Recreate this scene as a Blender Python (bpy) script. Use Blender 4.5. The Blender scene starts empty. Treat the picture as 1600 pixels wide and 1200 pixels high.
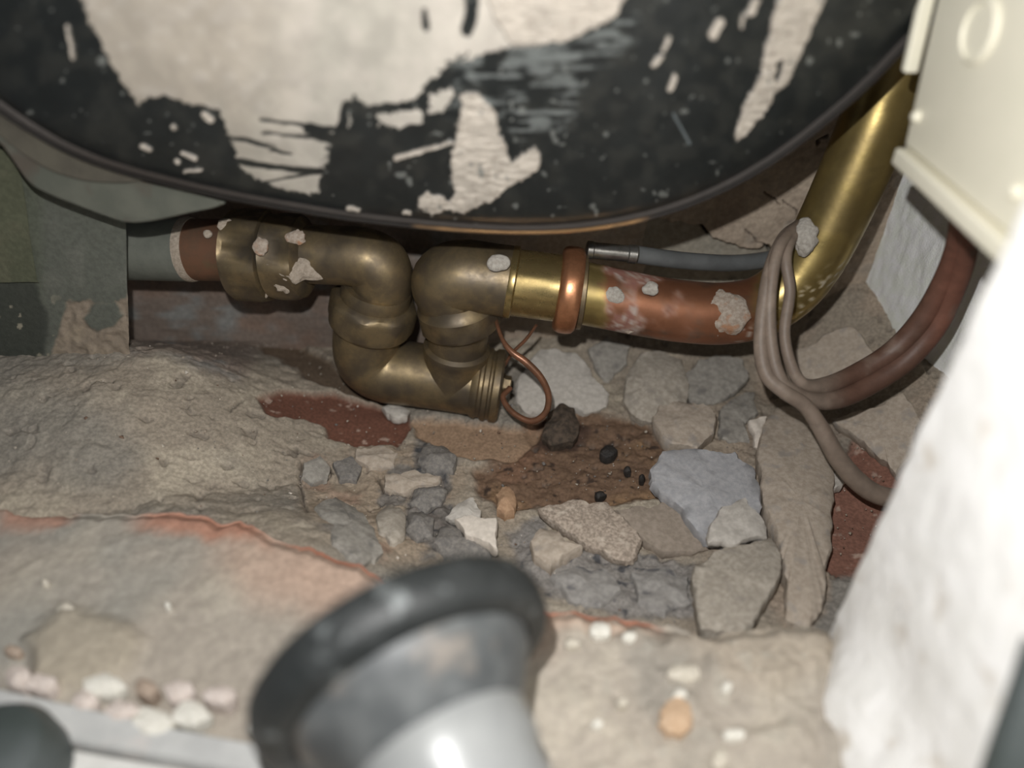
import bpy, bmesh, math, random
import numpy as np
from mathutils import Vector, Matrix

random.seed(7)
scene = bpy.context.scene
COL = scene.collection

# ------------------------------------------------------------------ camera
PITCH = math.radians(38.0)
FPX = 1156.0
CAM = np.array([0.0, 0.0, 0.40])
CR = np.array([1.0, 0.0, 0.0])
CF = np.array([0.0, math.cos(PITCH), -math.sin(PITCH)])
CU = np.array([0.0, math.sin(PITCH), math.cos(PITCH)])
cd = bpy.data.cameras.new('camera')
cd.sensor_width = 36.0
cd.lens = FPX / 1600.0 * 36.0
cd.clip_start = 0.01
cd.dof.use_dof = True
cd.dof.focus_distance = 0.535
cd.dof.aperture_fstop = 2.3
cam = bpy.data.objects.new('camera', cd)
cam.location = CAM
cam.rotation_euler = (math.pi / 2 - PITCH, 0, 0)
COL.objects.link(cam)
scene.camera = cam

# ------------------------------------------------------------------ light
world = bpy.data.worlds.new('world'); scene.world = world
world.use_nodes = True
world.node_tree.nodes['Background'].inputs[0].default_value = (0.90, 0.95, 1.0, 1)
world.node_tree.nodes['Background'].inputs[1].default_value = 0.09
ld = bpy.data.lights.new('phone_flash', 'POINT')
ld.energy = 7.6
ld.color = (1.0, 0.99, 0.975)
ld.shadow_soft_size = 0.004
lo = bpy.data.objects.new('phone_flash', ld)
lo.location = CAM + 0.054 * CU - 0.020 * CR
COL.objects.link(lo)
scene.view_settings.view_transform = 'Standard'
scene.view_settings.look = 'None'
scene.view_settings.exposure = 0.0
scene.view_settings.gamma = 1.0
scene.view_settings.use_curve_mapping = False

# ------------------------------------------------------------------ helpers: rays, noise, polygons
def ray(px, py):
    return CF + (px - 800) / FPX * CR - (py - 600) / FPX * CU
def PY(px, py, y):
    r = ray(px, py); return CAM + r * (y / r[1])
def PZ(px, py, z):
    r = ray(px, py); return CAM + r * ((z - CAM[2]) / r[2])
def PX(px, py, x):
    r = ray(px, py); return CAM + r * (x / r[0])
def PD(px, py, d):
    return CAM + ray(px, py) * d
def proj(v):
    q = v - CAM
    d = np.maximum(q @ CF, 1e-4)
    return 800 + FPX * (q @ CR) / d, 600 - FPX * (q @ CU) / d

def lin(c):
    c = np.asarray(c, float) / 255.0
    return np.where(c <= 0.04045, c / 12.92, ((c + 0.055) / 1.055) ** 2.4)
def A(r, g, b, d=0.52, k=1.45):
    """reflectance estimated from a photographed colour seen at distance d from the flash"""
    return np.minimum(lin((r, g, b)) * k * (d / 0.52) ** 2, 0.85)

def _h(i, j, k, s):
    n = (i.astype(np.int64) * 374761393 + j.astype(np.int64) * 668265263 + k.astype(np.int64) * 2147483647 + s * 974711) & 0xffffffff
    n = ((n ^ (n >> 13)) * 1274126177) & 0xffffffff
    return ((n ^ (n >> 16)) & 0xffff) / 65535.0
def vnoise(x, y, z, s=0):
    xi, yi, zi = np.floor(x), np.floor(y), np.floor(z)
    fx, fy, fz = x - xi, y - yi, z - zi
    fx, fy, fz = [t * t * (3 - 2 * t) for t in (fx, fy, fz)]
    r = 0
    for a in (0, 1):
        for b in (0, 1):
            for c in (0, 1):
                w = (fx if a else 1 - fx) * (fy if b else 1 - fy) * (fz if c else 1 - fz)
                r = r + w * _h(xi + a, yi + b, zi + c, s)
    return r
def fbm(x, y, z=None, s=0, o=4, g=0.5):
    x = np.asarray(x, float); y = np.asarray(y, float)
    z = np.zeros_like(x) if z is None else np.asarray(z, float)
    r = 0; a = 1; t = 0; f = 1
    for i in range(o):
        r = r + a * vnoise(x * f + 13.7 * i, y * f + 7.1 * i, z * f + 3.3 * i, s + i * 17)
        t += a; a *= g; f *= 2.03
    return r / t * 2 - 1
def sstep(a, b, x):
    t = np.clip((x - a) / (b - a), 0, 1); return t * t * (3 - 2 * t)
def poly_sd(px, py, poly):
    """signed distance, positive inside"""
    d = np.full(px.shape, 1e9); ins = np.zeros(px.shape, bool)
    n = len(poly)
    for i in range(n):
        x0, y0 = poly[i]; x1, y1 = poly[(i + 1) % n]
        ex, ey = x1 - x0, y1 - y0
        L = ex * ex + ey * ey + 1e-9
        t = np.clip(((px - x0) * ex + (py - y0) * ey) / L, 0, 1)
        d = np.minimum(d, np.hypot(px - x0 - t * ex, py - y0 - t * ey))
        if y0 != y1:
            c = ((y0 > py) != (y1 > py)) & (px < ex * (py - y0) / (y1 - y0) + x0)
            ins ^= c
    return np.where(ins, d, -d)
def seg_d(px, py, a, b):
    ex, ey = b[0] - a[0], b[1] - a[1]
    t = np.clip(((px - a[0]) * ex + (py - a[1]) * ey) / (ex * ex + ey * ey), 0, 1)
    return np.hypot(px - a[0] - t * ex, py - a[1] - t * ey)
def mixc(c, col, m):
    return c * (1 - m[:, None]) + np.asarray(col)[None, :] * m[:, None]

# ------------------------------------------------------------------ helpers: objects
def tag(o, label=None, cat=None, group=None, kind=None):
    if label: o['label'] = label
    if cat: o['category'] = cat
    if group: o['group'] = group
    if kind: o['kind'] = kind
    return o
def link(name, me, m, parent=None, smooth=True, sharp=40):
    o = bpy.data.objects.new(name, me)
    COL.objects.link(o)
    if m: me.materials.append(m)
    if parent is not None:
        o.parent = parent
        o.matrix_parent_inverse = Matrix.Translation(parent.location).inverted() if parent.type == 'EMPTY' else parent.matrix_basis.inverted()
    if smooth:
        me.polygons.foreach_set('use_smooth', np.ones(len(me.polygons), bool))
        if sharp: me.set_sharp_from_angle(angle=math.radians(sharp))
    return o
def empty(name, loc):
    o = bpy.data.objects.new(name, None); o.location = Vector(loc); o.empty_display_size = 0.02
    COL.objects.link(o); return o
def mesh_np(name, v, quads, col=None, extra=None):
    me = bpy.data.meshes.new(name)
    v = np.asarray(v, np.float32); q = np.asarray(quads, np.int32)
    me.vertices.add(len(v)); me.vertices.foreach_set('co', v.ravel())
    me.loops.add(q.size); me.loops.foreach_set('vertex_index', q.ravel())
    k = q.shape[1]
    me.polygons.add(len(q)); me.polygons.foreach_set('loop_start', np.arange(0, q.size, k, dtype=np.int32))
    me.update(calc_edges=True); me.validate()
    if col is not None:
        at = me.attributes.new('Col', 'FLOAT_COLOR', 'POINT')
        at.data.foreach_set('color', np.c_[col, np.ones(len(col))].astype(np.float32).ravel())
    for n, a in (extra or {}).items():
        at = me.attributes.new(n, 'FLOAT', 'POINT'); at.data.foreach_set('value', a.astype(np.float32))
    return me
def grid_quads(nu, nv, wrap_u=False, flip=False):
    I, J = np.meshgrid(np.arange(nu if wrap_u else nu - 1), np.arange(nv - 1), indexing='ij')
    I2 = (I + 1) % nu
    q = np.stack([I * nv + J, I2 * nv + J, I2 * nv + J + 1, I * nv + J + 1], -1).reshape(-1, 4)
    return q[:, ::-1] if flip else q

def cat_rom(P, n=8):
    P = [np.asarray(p, float) for p in P]
    P = [2 * P[0] - P[1]] + P + [2 * P[-1] - P[-2]]
    out = []
    for i in range(1, len(P) - 2):
        p0, p1, p2, p3 = P[i - 1:i + 3]
        for k in range(n):
            t = k / n
            out.append(0.5 * (2 * p1 + (p2 - p0) * t + (2 * p0 - 5 * p1 + 4 * p2 - p3) * t * t + (3 * p1 - p0 - 3 * p2 + p3) * t ** 3))
    out.append(P[-2]); return np.array(out)
def frames(path):
    T = np.gradient(path, axis=0); T /= np.linalg.norm(T, axis=1)[:, None]
    n = np.cross(T[0], [0.3, 0.2, 1.0]); n /= np.linalg.norm(n)
    N = []
    for t in T:
        n = n - t * (n @ t); n = n / np.linalg.norm(n); N.append(n)
    N = np.array(N); return T, N, np.cross(T, N)
def sweep(path, rad, seg=40, cap=True, wob=0.0, flat=None):
    path = np.asarray(path); m = len(path)
    rad = np.broadcast_to(np.asarray(rad, float), (m,))
    T, N, B = frames(path)
    th = np.linspace(0, 2 * np.pi, seg, endpoint=False)
    ring = path[:, None, :] + rad[:, None, None] * (np.cos(th)[None, :, None] * N[:, None, :] + np.sin(th)[None, :, None] * B[:, None, :])
    v = ring.reshape(-1, 3)
    if wob:
        c = np.repeat(path, seg, 0); dirv = (v - c); L = np.linalg.norm(dirv, axis=1)[:, None] + 1e-9
        v = v + dirv / L * (wob * fbm(v[:, 0] * 150, v[:, 1] * 150, v[:, 2] * 150, 5))[:, None]
    q = []
    for i in range(m - 1):
        for j in range(seg):
            k = (j + 1) % seg
            q.append((i * seg + j, i * seg + k, (i + 1) * seg + k, (i + 1) * seg + j))
    f = [tuple(a) for a in q]
    if cap:
        f.append(tuple(range(seg))[::-1]); f.append(tuple((m - 1) * seg + j for j in range(seg)))
    return v, f
def pyd(name, v, f, col=None):
    me = bpy.data.meshes.new(name); me.from_pydata([tuple(x) for x in v], [], f); me.update()
    bm = bmesh.new(); bm.from_mesh(me); bmesh.ops.recalc_face_normals(bm, faces=bm.faces); bm.to_mesh(me); bm.free()
    if col is not None:
        at = me.attributes.new('Col', 'FLOAT_COLOR', 'POINT')
        at.data.foreach_set('color', np.c_[col, np.ones(len(col))].astype(np.float32).ravel())
    return me
def tube(name, pts, rad, m, parent=None, n=8, seg=32, wob=0.0):
    path = cat_rom(pts, n)
    if not np.isscalar(rad):
        rad = np.interp(np.linspace(0, 1, len(path)), np.linspace(0, 1, len(rad)), rad)
    v, f = sweep(path, rad, seg, True, wob)
    return link(name, pyd(name, v, f), m, parent)
def lathe(name, a, b, prof, m, parent=None, seg=40, hexr=None, sharp=35, knurl=0.0):
    """prof: (t along a->b 0..1, radius) list; hexr: (t0,t1,sides) turns this stretch into flats"""
    a = np.asarray(a, float); b = np.asarray(b, float); T = (b - a) / np.linalg.norm(b - a)
    N = np.cross(T, [0.2, 0.9, 0.35]); N /= np.linalg.norm(N); B = np.cross(T, N)
    v = []; f = []
    for (t, r) in prof:
        for j in range(seg):
            th = 2 * math.pi * j / seg; rr = r
            if hexr and hexr[0] <= t <= hexr[1]:
                s = hexr[2]; ph = (th % (2 * math.pi / s)) - math.pi / s
                rr = min(r * math.cos(math.pi / s) / math.cos(ph), r * 0.985)
            if knurl and j % 2: rr -= knurl
            v.append(a + (b - a) * t + rr * (math.cos(th) * N + math.sin(th) * B))
    n = len(prof)
    for i in range(n - 1):
        for j in range(seg):
            k = (j + 1) % seg
            f.append((i * seg + j, i * seg + k, (i + 1) * seg + k, (i + 1) * seg + j))
    f.append(tuple(range(seg))[::-1]); f.append(tuple((n - 1) * seg + j for j in range(seg)))
    return link(name, pyd(name, v, f), m, parent, sharp=sharp)

# ------------------------------------------------------------------ materials
def nodes(m):
    m.use_nodes = True; nt = m.node_tree; return nt, nt.nodes['Principled BSDF']
def add_bump(nt, bs, co, layers, dist=0.001):
    prev = None
    for (scale, strength, detail) in layers:
        nz = nt.nodes.new('ShaderNodeTexNoise'); nz.inputs['Scale'].default_value = scale; nz.inputs['Detail'].default_value = detail
        nt.links.new(co, nz.inputs['Vector'])
        b = nt.nodes.new('ShaderNodeBump'); b.inputs['Strength'].default_value = strength; b.inputs['Distance'].default_value = dist
        nt.links.new(nz.outputs['Fac'], b.inputs['Height'])
        if prev: nt.links.new(prev.outputs['Normal'], b.inputs['Normal'])
        prev = b
    if prev: nt.links.new(prev.outputs['Normal'], bs.inputs['Normal'])
def mat(name, c1, c2=None, rough=0.8, metal=0.0, scale=120, bump=((900, .4, 3),), lo_hi=(.4, .62), rough2=None, attr=False, spec=0.5, c3=None, scale3=60, lh3=(.58, .7), dist=0.001, var=0.25):
    m = bpy.data.materials.new(name); nt, bs = nodes(m)
    tc = nt.nodes.new('ShaderNodeTexCoord'); co = tc.outputs['Object']
    bs.inputs['Metallic'].default_value = metal; bs.inputs['Roughness'].default_value = rough
    bs.inputs['Specular IOR Level'].default_value = spec
    nz = nt.nodes.new('ShaderNodeTexNoise'); nz.inputs['Scale'].default_value = scale; nz.inputs['Detail'].default_value = 5
    nz.inputs['Roughness'].default_value = 0.62
    nt.links.new(co, nz.inputs['Vector'])
    mr = nt.nodes.new('ShaderNodeMapRange'); mr.inputs[1].default_value, mr.inputs[2].default_value = lo_hi
    nt.links.new(nz.outputs['Fac'], mr.inputs[0])
    mx = nt.nodes.new('ShaderNodeMix'); mx.data_type = 'RGBA'
    nt.links.new(mr.outputs[0], mx.inputs[0])
    if attr:
        at = nt.nodes.new('ShaderNodeAttribute'); at.attribute_name = 'Col'
        mul = nt.nodes.new('ShaderNodeMix'); mul.data_type = 'RGBA'; mul.blend_type = 'MULTIPLY'; mul.inputs[0].default_value = 1
        mx.inputs[6].default_value = (1 - var,) * 3 + (1,); mx.inputs[7].default_value = (1 + var * .8,) * 3 + (1,)
        nt.links.new(at.outputs['Color'], mul.inputs[6]); nt.links.new(mx.outputs[2], mul.inputs[7])
        out = mul.outputs[2]
    else:
        c2 = c1 if c2 is None else c2
        mx.inputs[6].default_value = (*c1, 1); mx.inputs[7].default_value = (*c2, 1)
        out = mx.outputs[2]
    if c3 is not None:
        n3 = nt.nodes.new('ShaderNodeTexNoise'); n3.inputs['Scale'].default_value = scale3; n3.inputs['Detail'].default_value = 4
        nt.links.new(co, n3.inputs['Vector'])
        m3 = nt.nodes.new('ShaderNodeMapRange'); m3.inputs[1].default_value, m3.inputs[2].default_value = lh3
        nt.links.new(n3.outputs['Fac'], m3.inputs[0])
        x3 = nt.nodes.new('ShaderNodeMix'); x3.data_type = 'RGBA'
        nt.links.new(m3.outputs[0], x3.inputs[0]); nt.links.new(out, x3.inputs[6]); x3.inputs[7].default_value = (*c3, 1)
        out = x3.outputs[2]
    nt.links.new(out, bs.inputs['Base Color'])
    if rough2 is not None:
        r2 = nt.nodes.new('ShaderNodeMapRange'); r2.inputs[1].default_value, r2.inputs[2].default_value = lo_hi
        r2.inputs[3].default_value, r2.inputs[4].default_value = rough, rough2
        nt.links.new(nz.outputs['Fac'], r2.inputs[0]); nt.links.new(r2.outputs[0], bs.inputs['Roughness'])
    if bump: add_bump(nt, bs, co, bump, dist)
    return m
def attr_rough(m, name='rough', metal=None):
    nt = m.node_tree; bs = nt.nodes['Principled BSDF']
    a = nt.nodes.new('ShaderNodeAttribute'); a.attribute_name = name
    nt.links.new(a.outputs['Fac'], bs.inputs['Roughness'])
    if metal:
        a = nt.nodes.new('ShaderNodeAttribute'); a.attribute_name = metal
        nt.links.new(a.outputs['Fac'], bs.inputs['Metallic'])
    return m

M = {}
M['rubble'] = mat('rubble', (1, 1, 1), attr=True, rough=.92, scale=420, bump=((260, .22, 5), (1500, .22, 3)), var=.20, spec=.25)
M['ledge'] = mat('ledge', (1, 1, 1), attr=True, rough=.92, scale=200, bump=((300, .22, 5), (1300, .2, 3)), var=.10, spec=.25)
M['plaster_bare'] = mat('plaster_bare', (1, 1, 1), attr=True, rough=.95, scale=250, bump=((220, .28, 5), (1500, .2, 3)), var=.12, spec=.2)
M['grey_wall'] = mat('grey_wall', A(178, 180, 174, .58), A(192, 194, 187, .58), rough=.75, scale=90, bump=((700, .5, 2),), spec=.3)
M['white_wall'] = mat('white_wall', (.85, .84, .81), (.90, .89, .87), rough=.9, scale=60, bump=((180, .2, 4), (700, .15, 3)), c3=(.66, .61, .54), scale3=45, lh3=(.60, .72), spec=.2, dist=.002)
M['brass'] = mat('brass', (.27, .205, .115), (.17, .13, .08), rough=.42, rough2=.56, metal=.74, scale=70, bump=((600, .06, 3),), c3=(.13, .105, .075), scale3=48, lh3=(.46, .66), dist=.0006)
M['brass_bright'] = mat('brass_bright', (.42, .32, .14), (.34, .25, .11), rough=.24, rough2=.36, metal=.85, scale=90, bump=((500, .06, 2),), dist=.0005)
M['copper_ring'] = mat('copper_ring', (.58, .27, .14), (.44, .20, .10), rough=.30, rough2=.42, metal=.8, scale=150, bump=((700, .1, 2),), dist=.0005)
M['copper_dull'] = mat('copper_dull', (.22, .115, .07), (.16, .10, .065), rough=.45, rough2=.6, metal=.55, scale=60, bump=((500, .15, 3),), c3=(.17, .13, .075), scale3=40, dist=.0006)
M['pipe_mixed'] = attr_rough(mat('pipe_mixed', (1, 1, 1), attr=True, scale=50, bump=((300, .08, 4),), var=.10, dist=.0006), 'rough', 'metal')
M['grey_paint'] = mat('grey_paint', A(78, 80, 74, .55), A(88, 90, 83, .55), rough=.55, scale=60, bump=((300, .15, 3),), spec=.35)
M['limescale'] = mat('limescale', (.30, .24, .19), (.42, .36, .30), rough=.95, scale=380, bump=((500, .8, 4),), c3=(.36, .20, .12), scale3=120, lh3=(.55, .68), spec=.2)
M['limescale_white'] = mat('limescale_white', (.34, .31, .27), (.46, .43, .38), rough=.95, scale=400, bump=((600, .8, 4),), spec=.2)
M['plaster_splat'] = mat('plaster_splat', A(124, 114, 102), A(142, 132, 120), rough=.95, scale=400, bump=((600, .7, 4),), spec=.2)
M['tank'] = attr_rough(mat('tank', (1, 1, 1), attr=True, scale=60, bump=((350, .12, 4),), var=.10, spec=.32))
M['tank_rim'] = mat('tank_rim', (.06, .040, .026), (.02, .018, .017), rough=.28, rough2=.4, metal=.7, scale=25, bump=((400, .1, 3),), lo_hi=(.42, .6))
M['rim_band'] = mat('rim_band', A(72, 68, 60, .44), A(84, 80, 70, .44), rough=.6, scale=60, bump=((300, .2, 3),))
M['cradle'] = mat('cradle', A(82, 84, 76, .44), A(92, 93, 84, .44), rough=.6, scale=50, bump=((300, .2, 3),), c3=A(80, 74, 66, .44), scale3=40)
M['pier'] = mat('pier', (1, 1, 1), attr=True, rough=.85, scale=250, bump=((260, .35, 4), (1200, .2, 3)), var=.12, spec=.25)
M['cream_box'] = mat('cream_box', (.80, .765, .625), (.83, .79, .65), rough=.45, scale=30, bump=((400, .05, 2),), spec=.4)
M['cable'] = mat('cable', (1, 1, 1), attr=True, rough=.52, scale=120, bump=((600, .12, 3),), var=.12, spec=.4)
M['hose'] = mat('hose', A(80, 82, 82, .5), A(90, 92, 92, .5), rough=.4, scale=60, bump=((500, .08, 3),), spec=.45)
M['steel'] = mat('steel', (.30, .29, .27), (.22, .21, .19), rough=.28, metal=.85, scale=120, bump=((500, .1, 3),))
M['wire'] = mat('wire', (.25, .115, .065), (.17, .085, .05), rough=.38, metal=.5, scale=90, bump=((500, .1, 3),))
M['rubber'] = mat('rubber', (.014, .016, .016), (.024, .026, .026), rough=.5, scale=80, bump=((150, .35, 3), (500, .3, 3)), c3=(.14, .15, .15), scale3=95, lh3=(.60, .74), spec=.35)
M['hub_grey'] = mat('hub_grey', (.05, .054, .056), (.10, .105, .105), rough=.5, scale=55, bump=((250, .2, 3),), c3=(.17, .15, .13), scale3=60, lh3=(.58, .72), spec=.4)
M['pipe_grey'] = mat('pipe_grey', (.19, .195, .195), (.23, .235, .23), rough=.36, scale=30, bump=((300, .05, 2),), spec=.5)
M['board'] = mat('board', (.43, .43, .42), (.50, .50, .485), rough=.75, scale=60, bump=((300, .3, 4),), c3=(.54, .50, .47), scale3=50, lh3=(.56, .72), spec=.25)
M['board_white'] = mat('board_white', (.58, .57, .54), (.62, .61, .58), rough=.7, scale=60, bump=((300, .15, 3),), spec=.25)
M['dark_grey'] = mat('dark_grey', (.045, .055, .052), (.065, .075, .075), rough=.5, scale=40, bump=((200, .2, 3),))
M['coal'] = mat('coal', (.018, .016, .014), (.035, .03, .027), rough=.7, scale=300, bump=((500, .8, 4),))
def stone_mat(name, c1, c2, c3=None, s=260, d=.56, **k):
    return mat(name, A(*c1, d), A(*c2, d), rough=.93, scale=s, bump=((300, .22, 5), (1500, .25, 3)), c3=None if c3 is None else A(*c3, d), scale3=90, lh3=(.56, .68), spec=.2, **k)
M['s_pale'] = stone_mat('stone_pale', (142, 137, 130), (157, 152, 145))
M['s_beige'] = stone_mat('stone_beige', (126, 119, 109), (144, 137, 127), (120, 114, 106))
M['s_warm'] = stone_mat('stone_warm', (136, 125, 113), (150, 140, 128), (130, 123, 116))
M['s_blue'] = stone_mat('stone_blue', (128, 128, 130), (140, 139, 140), (118, 118, 119))
M['s_grey'] = stone_mat('stone_grey', (114, 110, 104), (131, 127, 120), (100, 97, 93))
M['s_speck'] = stone_mat('stone_speck', (112, 102, 92), (148, 136, 124), (160, 150, 138), s=500)
M['s_smooth'] = stone_mat('stone_smooth', (110, 101, 91), (124, 114, 104))
M['s_mud'] = stone_mat('stone_mud', (112, 109, 106), (126, 123, 119), (84, 83, 84), s=300)
M['s_white'] = stone_mat('stone_white', (166, 158, 148), (180, 172, 162))
M['s_peach'] = stone_mat('stone_peach', (132, 106, 84), (148, 122, 98))
M['s_ash'] = stone_mat('stone_ash', (92, 89, 86), (112, 108, 103), (78, 76, 75), s=380)
M['s_dark'] = stone_mat('stone_dark', (52, 46, 40), (74, 64, 55))
M['chip_white'] = stone_mat('chip_white', (222, 218, 206), (240, 236, 226), d=.40)
M['chip_cream'] = stone_mat('chip_cream', (200, 192, 176), (218, 210, 196), d=.40)
M['chip_pink'] = stone_mat('chip_pink', (210, 196, 186), (228, 216, 208), d=.40)
M['chip_orange'] = stone_mat('chip_orange', (196, 166, 136), (206, 178, 150), d=.40)
M['chip_brown'] = stone_mat('chip_brown', (166, 148, 132), (182, 164, 148), d=.40)

# ------------------------------------------------------------------ the ground: heights
EDGE = [(-260, 750), (0, 783), (90, 790), (170, 795), (230, 790), (390, 812), (470, 845), (560, 872), (600, 898), (700, 915), (850, 944),
        (960, 955), (1040, 968), (1120, 992), (1160, 984), (1260, 975), (1300, 986), (1420, 1010)]
LEDGE_Z = 0.060
EDGE_W = np.array([PZ(a, b, LEDGE_Z)[:2] for a, b in EDGE])
def edge_y(x):
    return np.interp(x, EDGE_W[:, 0], EDGE_W[:, 1])
SIDE_A = np.array([0.305, 0.568]); SIDE_B = np.array([0.345, 0.420])     # the grey side wall in plan
def side_x(y):
    return SIDE_A[0] + (SIDE_A[1] - y) * (SIDE_B[0] - SIDE_A[0]) / (SIDE_A[1] - SIDE_B[1])
BACK_Y = 0.572
def ground_base(x, y):
    x = np.asarray(x, float); y = np.asarray(y, float)
    heap = 0.078 * sstep(-0.10, -0.30, x) * sstep(0.60, 0.44, y) * (0.70 + 0.30 * sstep(0.30, 0.42, y))
    e = y - edge_y(x)
    fill = (0.020 + 0.032 * sstep(-0.02, -0.14, x)) * sstep(0.12, -0.02, e)
    back = 0.024 * sstep(0.50, 0.575, y) * sstep(-0.1, 0.1, x)
    side = 0.050 * sstep(0.085, 0.0, side_x(y) - x)
    k = .012
    sm = k * np.logaddexp(heap / k, fill / k) - k * math.log(2) * np.exp(-np.abs(heap - fill) / k) * .6
    return sm + back + side
def ground_z(x, y):
    g = ground_base(x, y)
    return g + 0.0035 * fbm(np.asarray(x) * 28, np.asarray(y) * 28, None, 3, 3)
def PG(px, py, lift=0.0):
    """the point of the ground seen at a pixel of the photograph"""
    r = ray(px, py); lo_, hi_ = 0.2, 1.2
    for d in np.linspace(0.25, 1.0, 200):
        p = CAM + r * d
        if p[2] - lift < float(ground_z(p[0], p[1])):
            hi_ = d; lo_ = d - 0.004; break
    for _ in range(18):
        m = (lo_ + hi_) / 2; p = CAM + r * m
        if p[2] - lift < float(ground_z(p[0], p[1])): hi_ = m
        else: lo_ = m
    return CAM + r * hi_

RED1 = [(398, 618), (440, 611), (520, 612), (575, 628), (640, 642), (642, 662), (622, 692), (560, 698), (512, 684), (506, 664), (470, 648), (420, 644)]
TAN = [(640, 650), (700, 652), (780, 664), (850, 666), (838, 688), (800, 715), (740, 716), (690, 700), (650, 682)]
SOIL = [(736, 735), (790, 712), (830, 690), (820, 662), (860, 640), (950, 640), (1010, 655), (1040, 695), (1022, 742), (1022, 775), (950, 790), (850, 795), (775, 790), (742, 770)]
SOIL_DK = [(815, 690), (845, 655), (905, 650), (925, 670), (900, 700), (850, 702)]
OLIVE = [(398, 530), (440, 527), (500, 552), (540, 580), (640, 640), (560, 618), (480, 590), (440, 560), (410, 550)]
ASH1 = [(645, 690), (700, 676), (716, 700), (712, 730), (690, 790), (720, 800), (770, 850), (770, 870), (690, 860), (640, 835), (635, 790), (650, 745)]
ASH2 = [(790, 826), (840, 815), (880, 855), (960, 870), (1080, 880), (1090, 965), (1050, 968), (960, 955), (850, 930), (800, 870)]
DARKBACK = [(195, 440), (330, 440), (480, 470), (520, 520), (470, 530), (400, 545), (380, 600), (260, 560), (200, 545)]  # ground in shade behind the left pipe, darkened by colour
REDR = [(1302, 765), (1335, 700), (1370, 660), (1400, 640), (1440, 700), (1420, 800), (1340, 905), (1320, 905), (1306, 892), (1288, 890), (1290, 858), (1302, 828)]
REDR2 = [(1326, 690), (1338, 678), (1350, 700), (1344, 735), (1322, 715)]
GREYR = [(1340, 890), (1300, 900), (1285, 960), (1260, 990), (1400, 990)]
CRACKS = [[(356, 640), (372, 628), (378, 624)], [(462, 700), (466, 706), (488, 709)], [(530, 745), (545, 738), (560, 728)], [(505, 720), (518, 742), (510, 755)],
          [(590, 745), (600, 770), (640, 775)], [(540, 790), (560, 810), (575, 840)], [(470, 720), (468, 760), (480, 800)], [(1188, 745), (1200, 778), (1212, 802)],
          [(1120, 628), (1145, 610), (1170, 590)], [(1290, 730), (1300, 690), (1290, 660)], [(1385, 690), (1410, 675), (1430, 690)], [(1000, 600), (1010, 640), (1030, 650)]]

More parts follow.
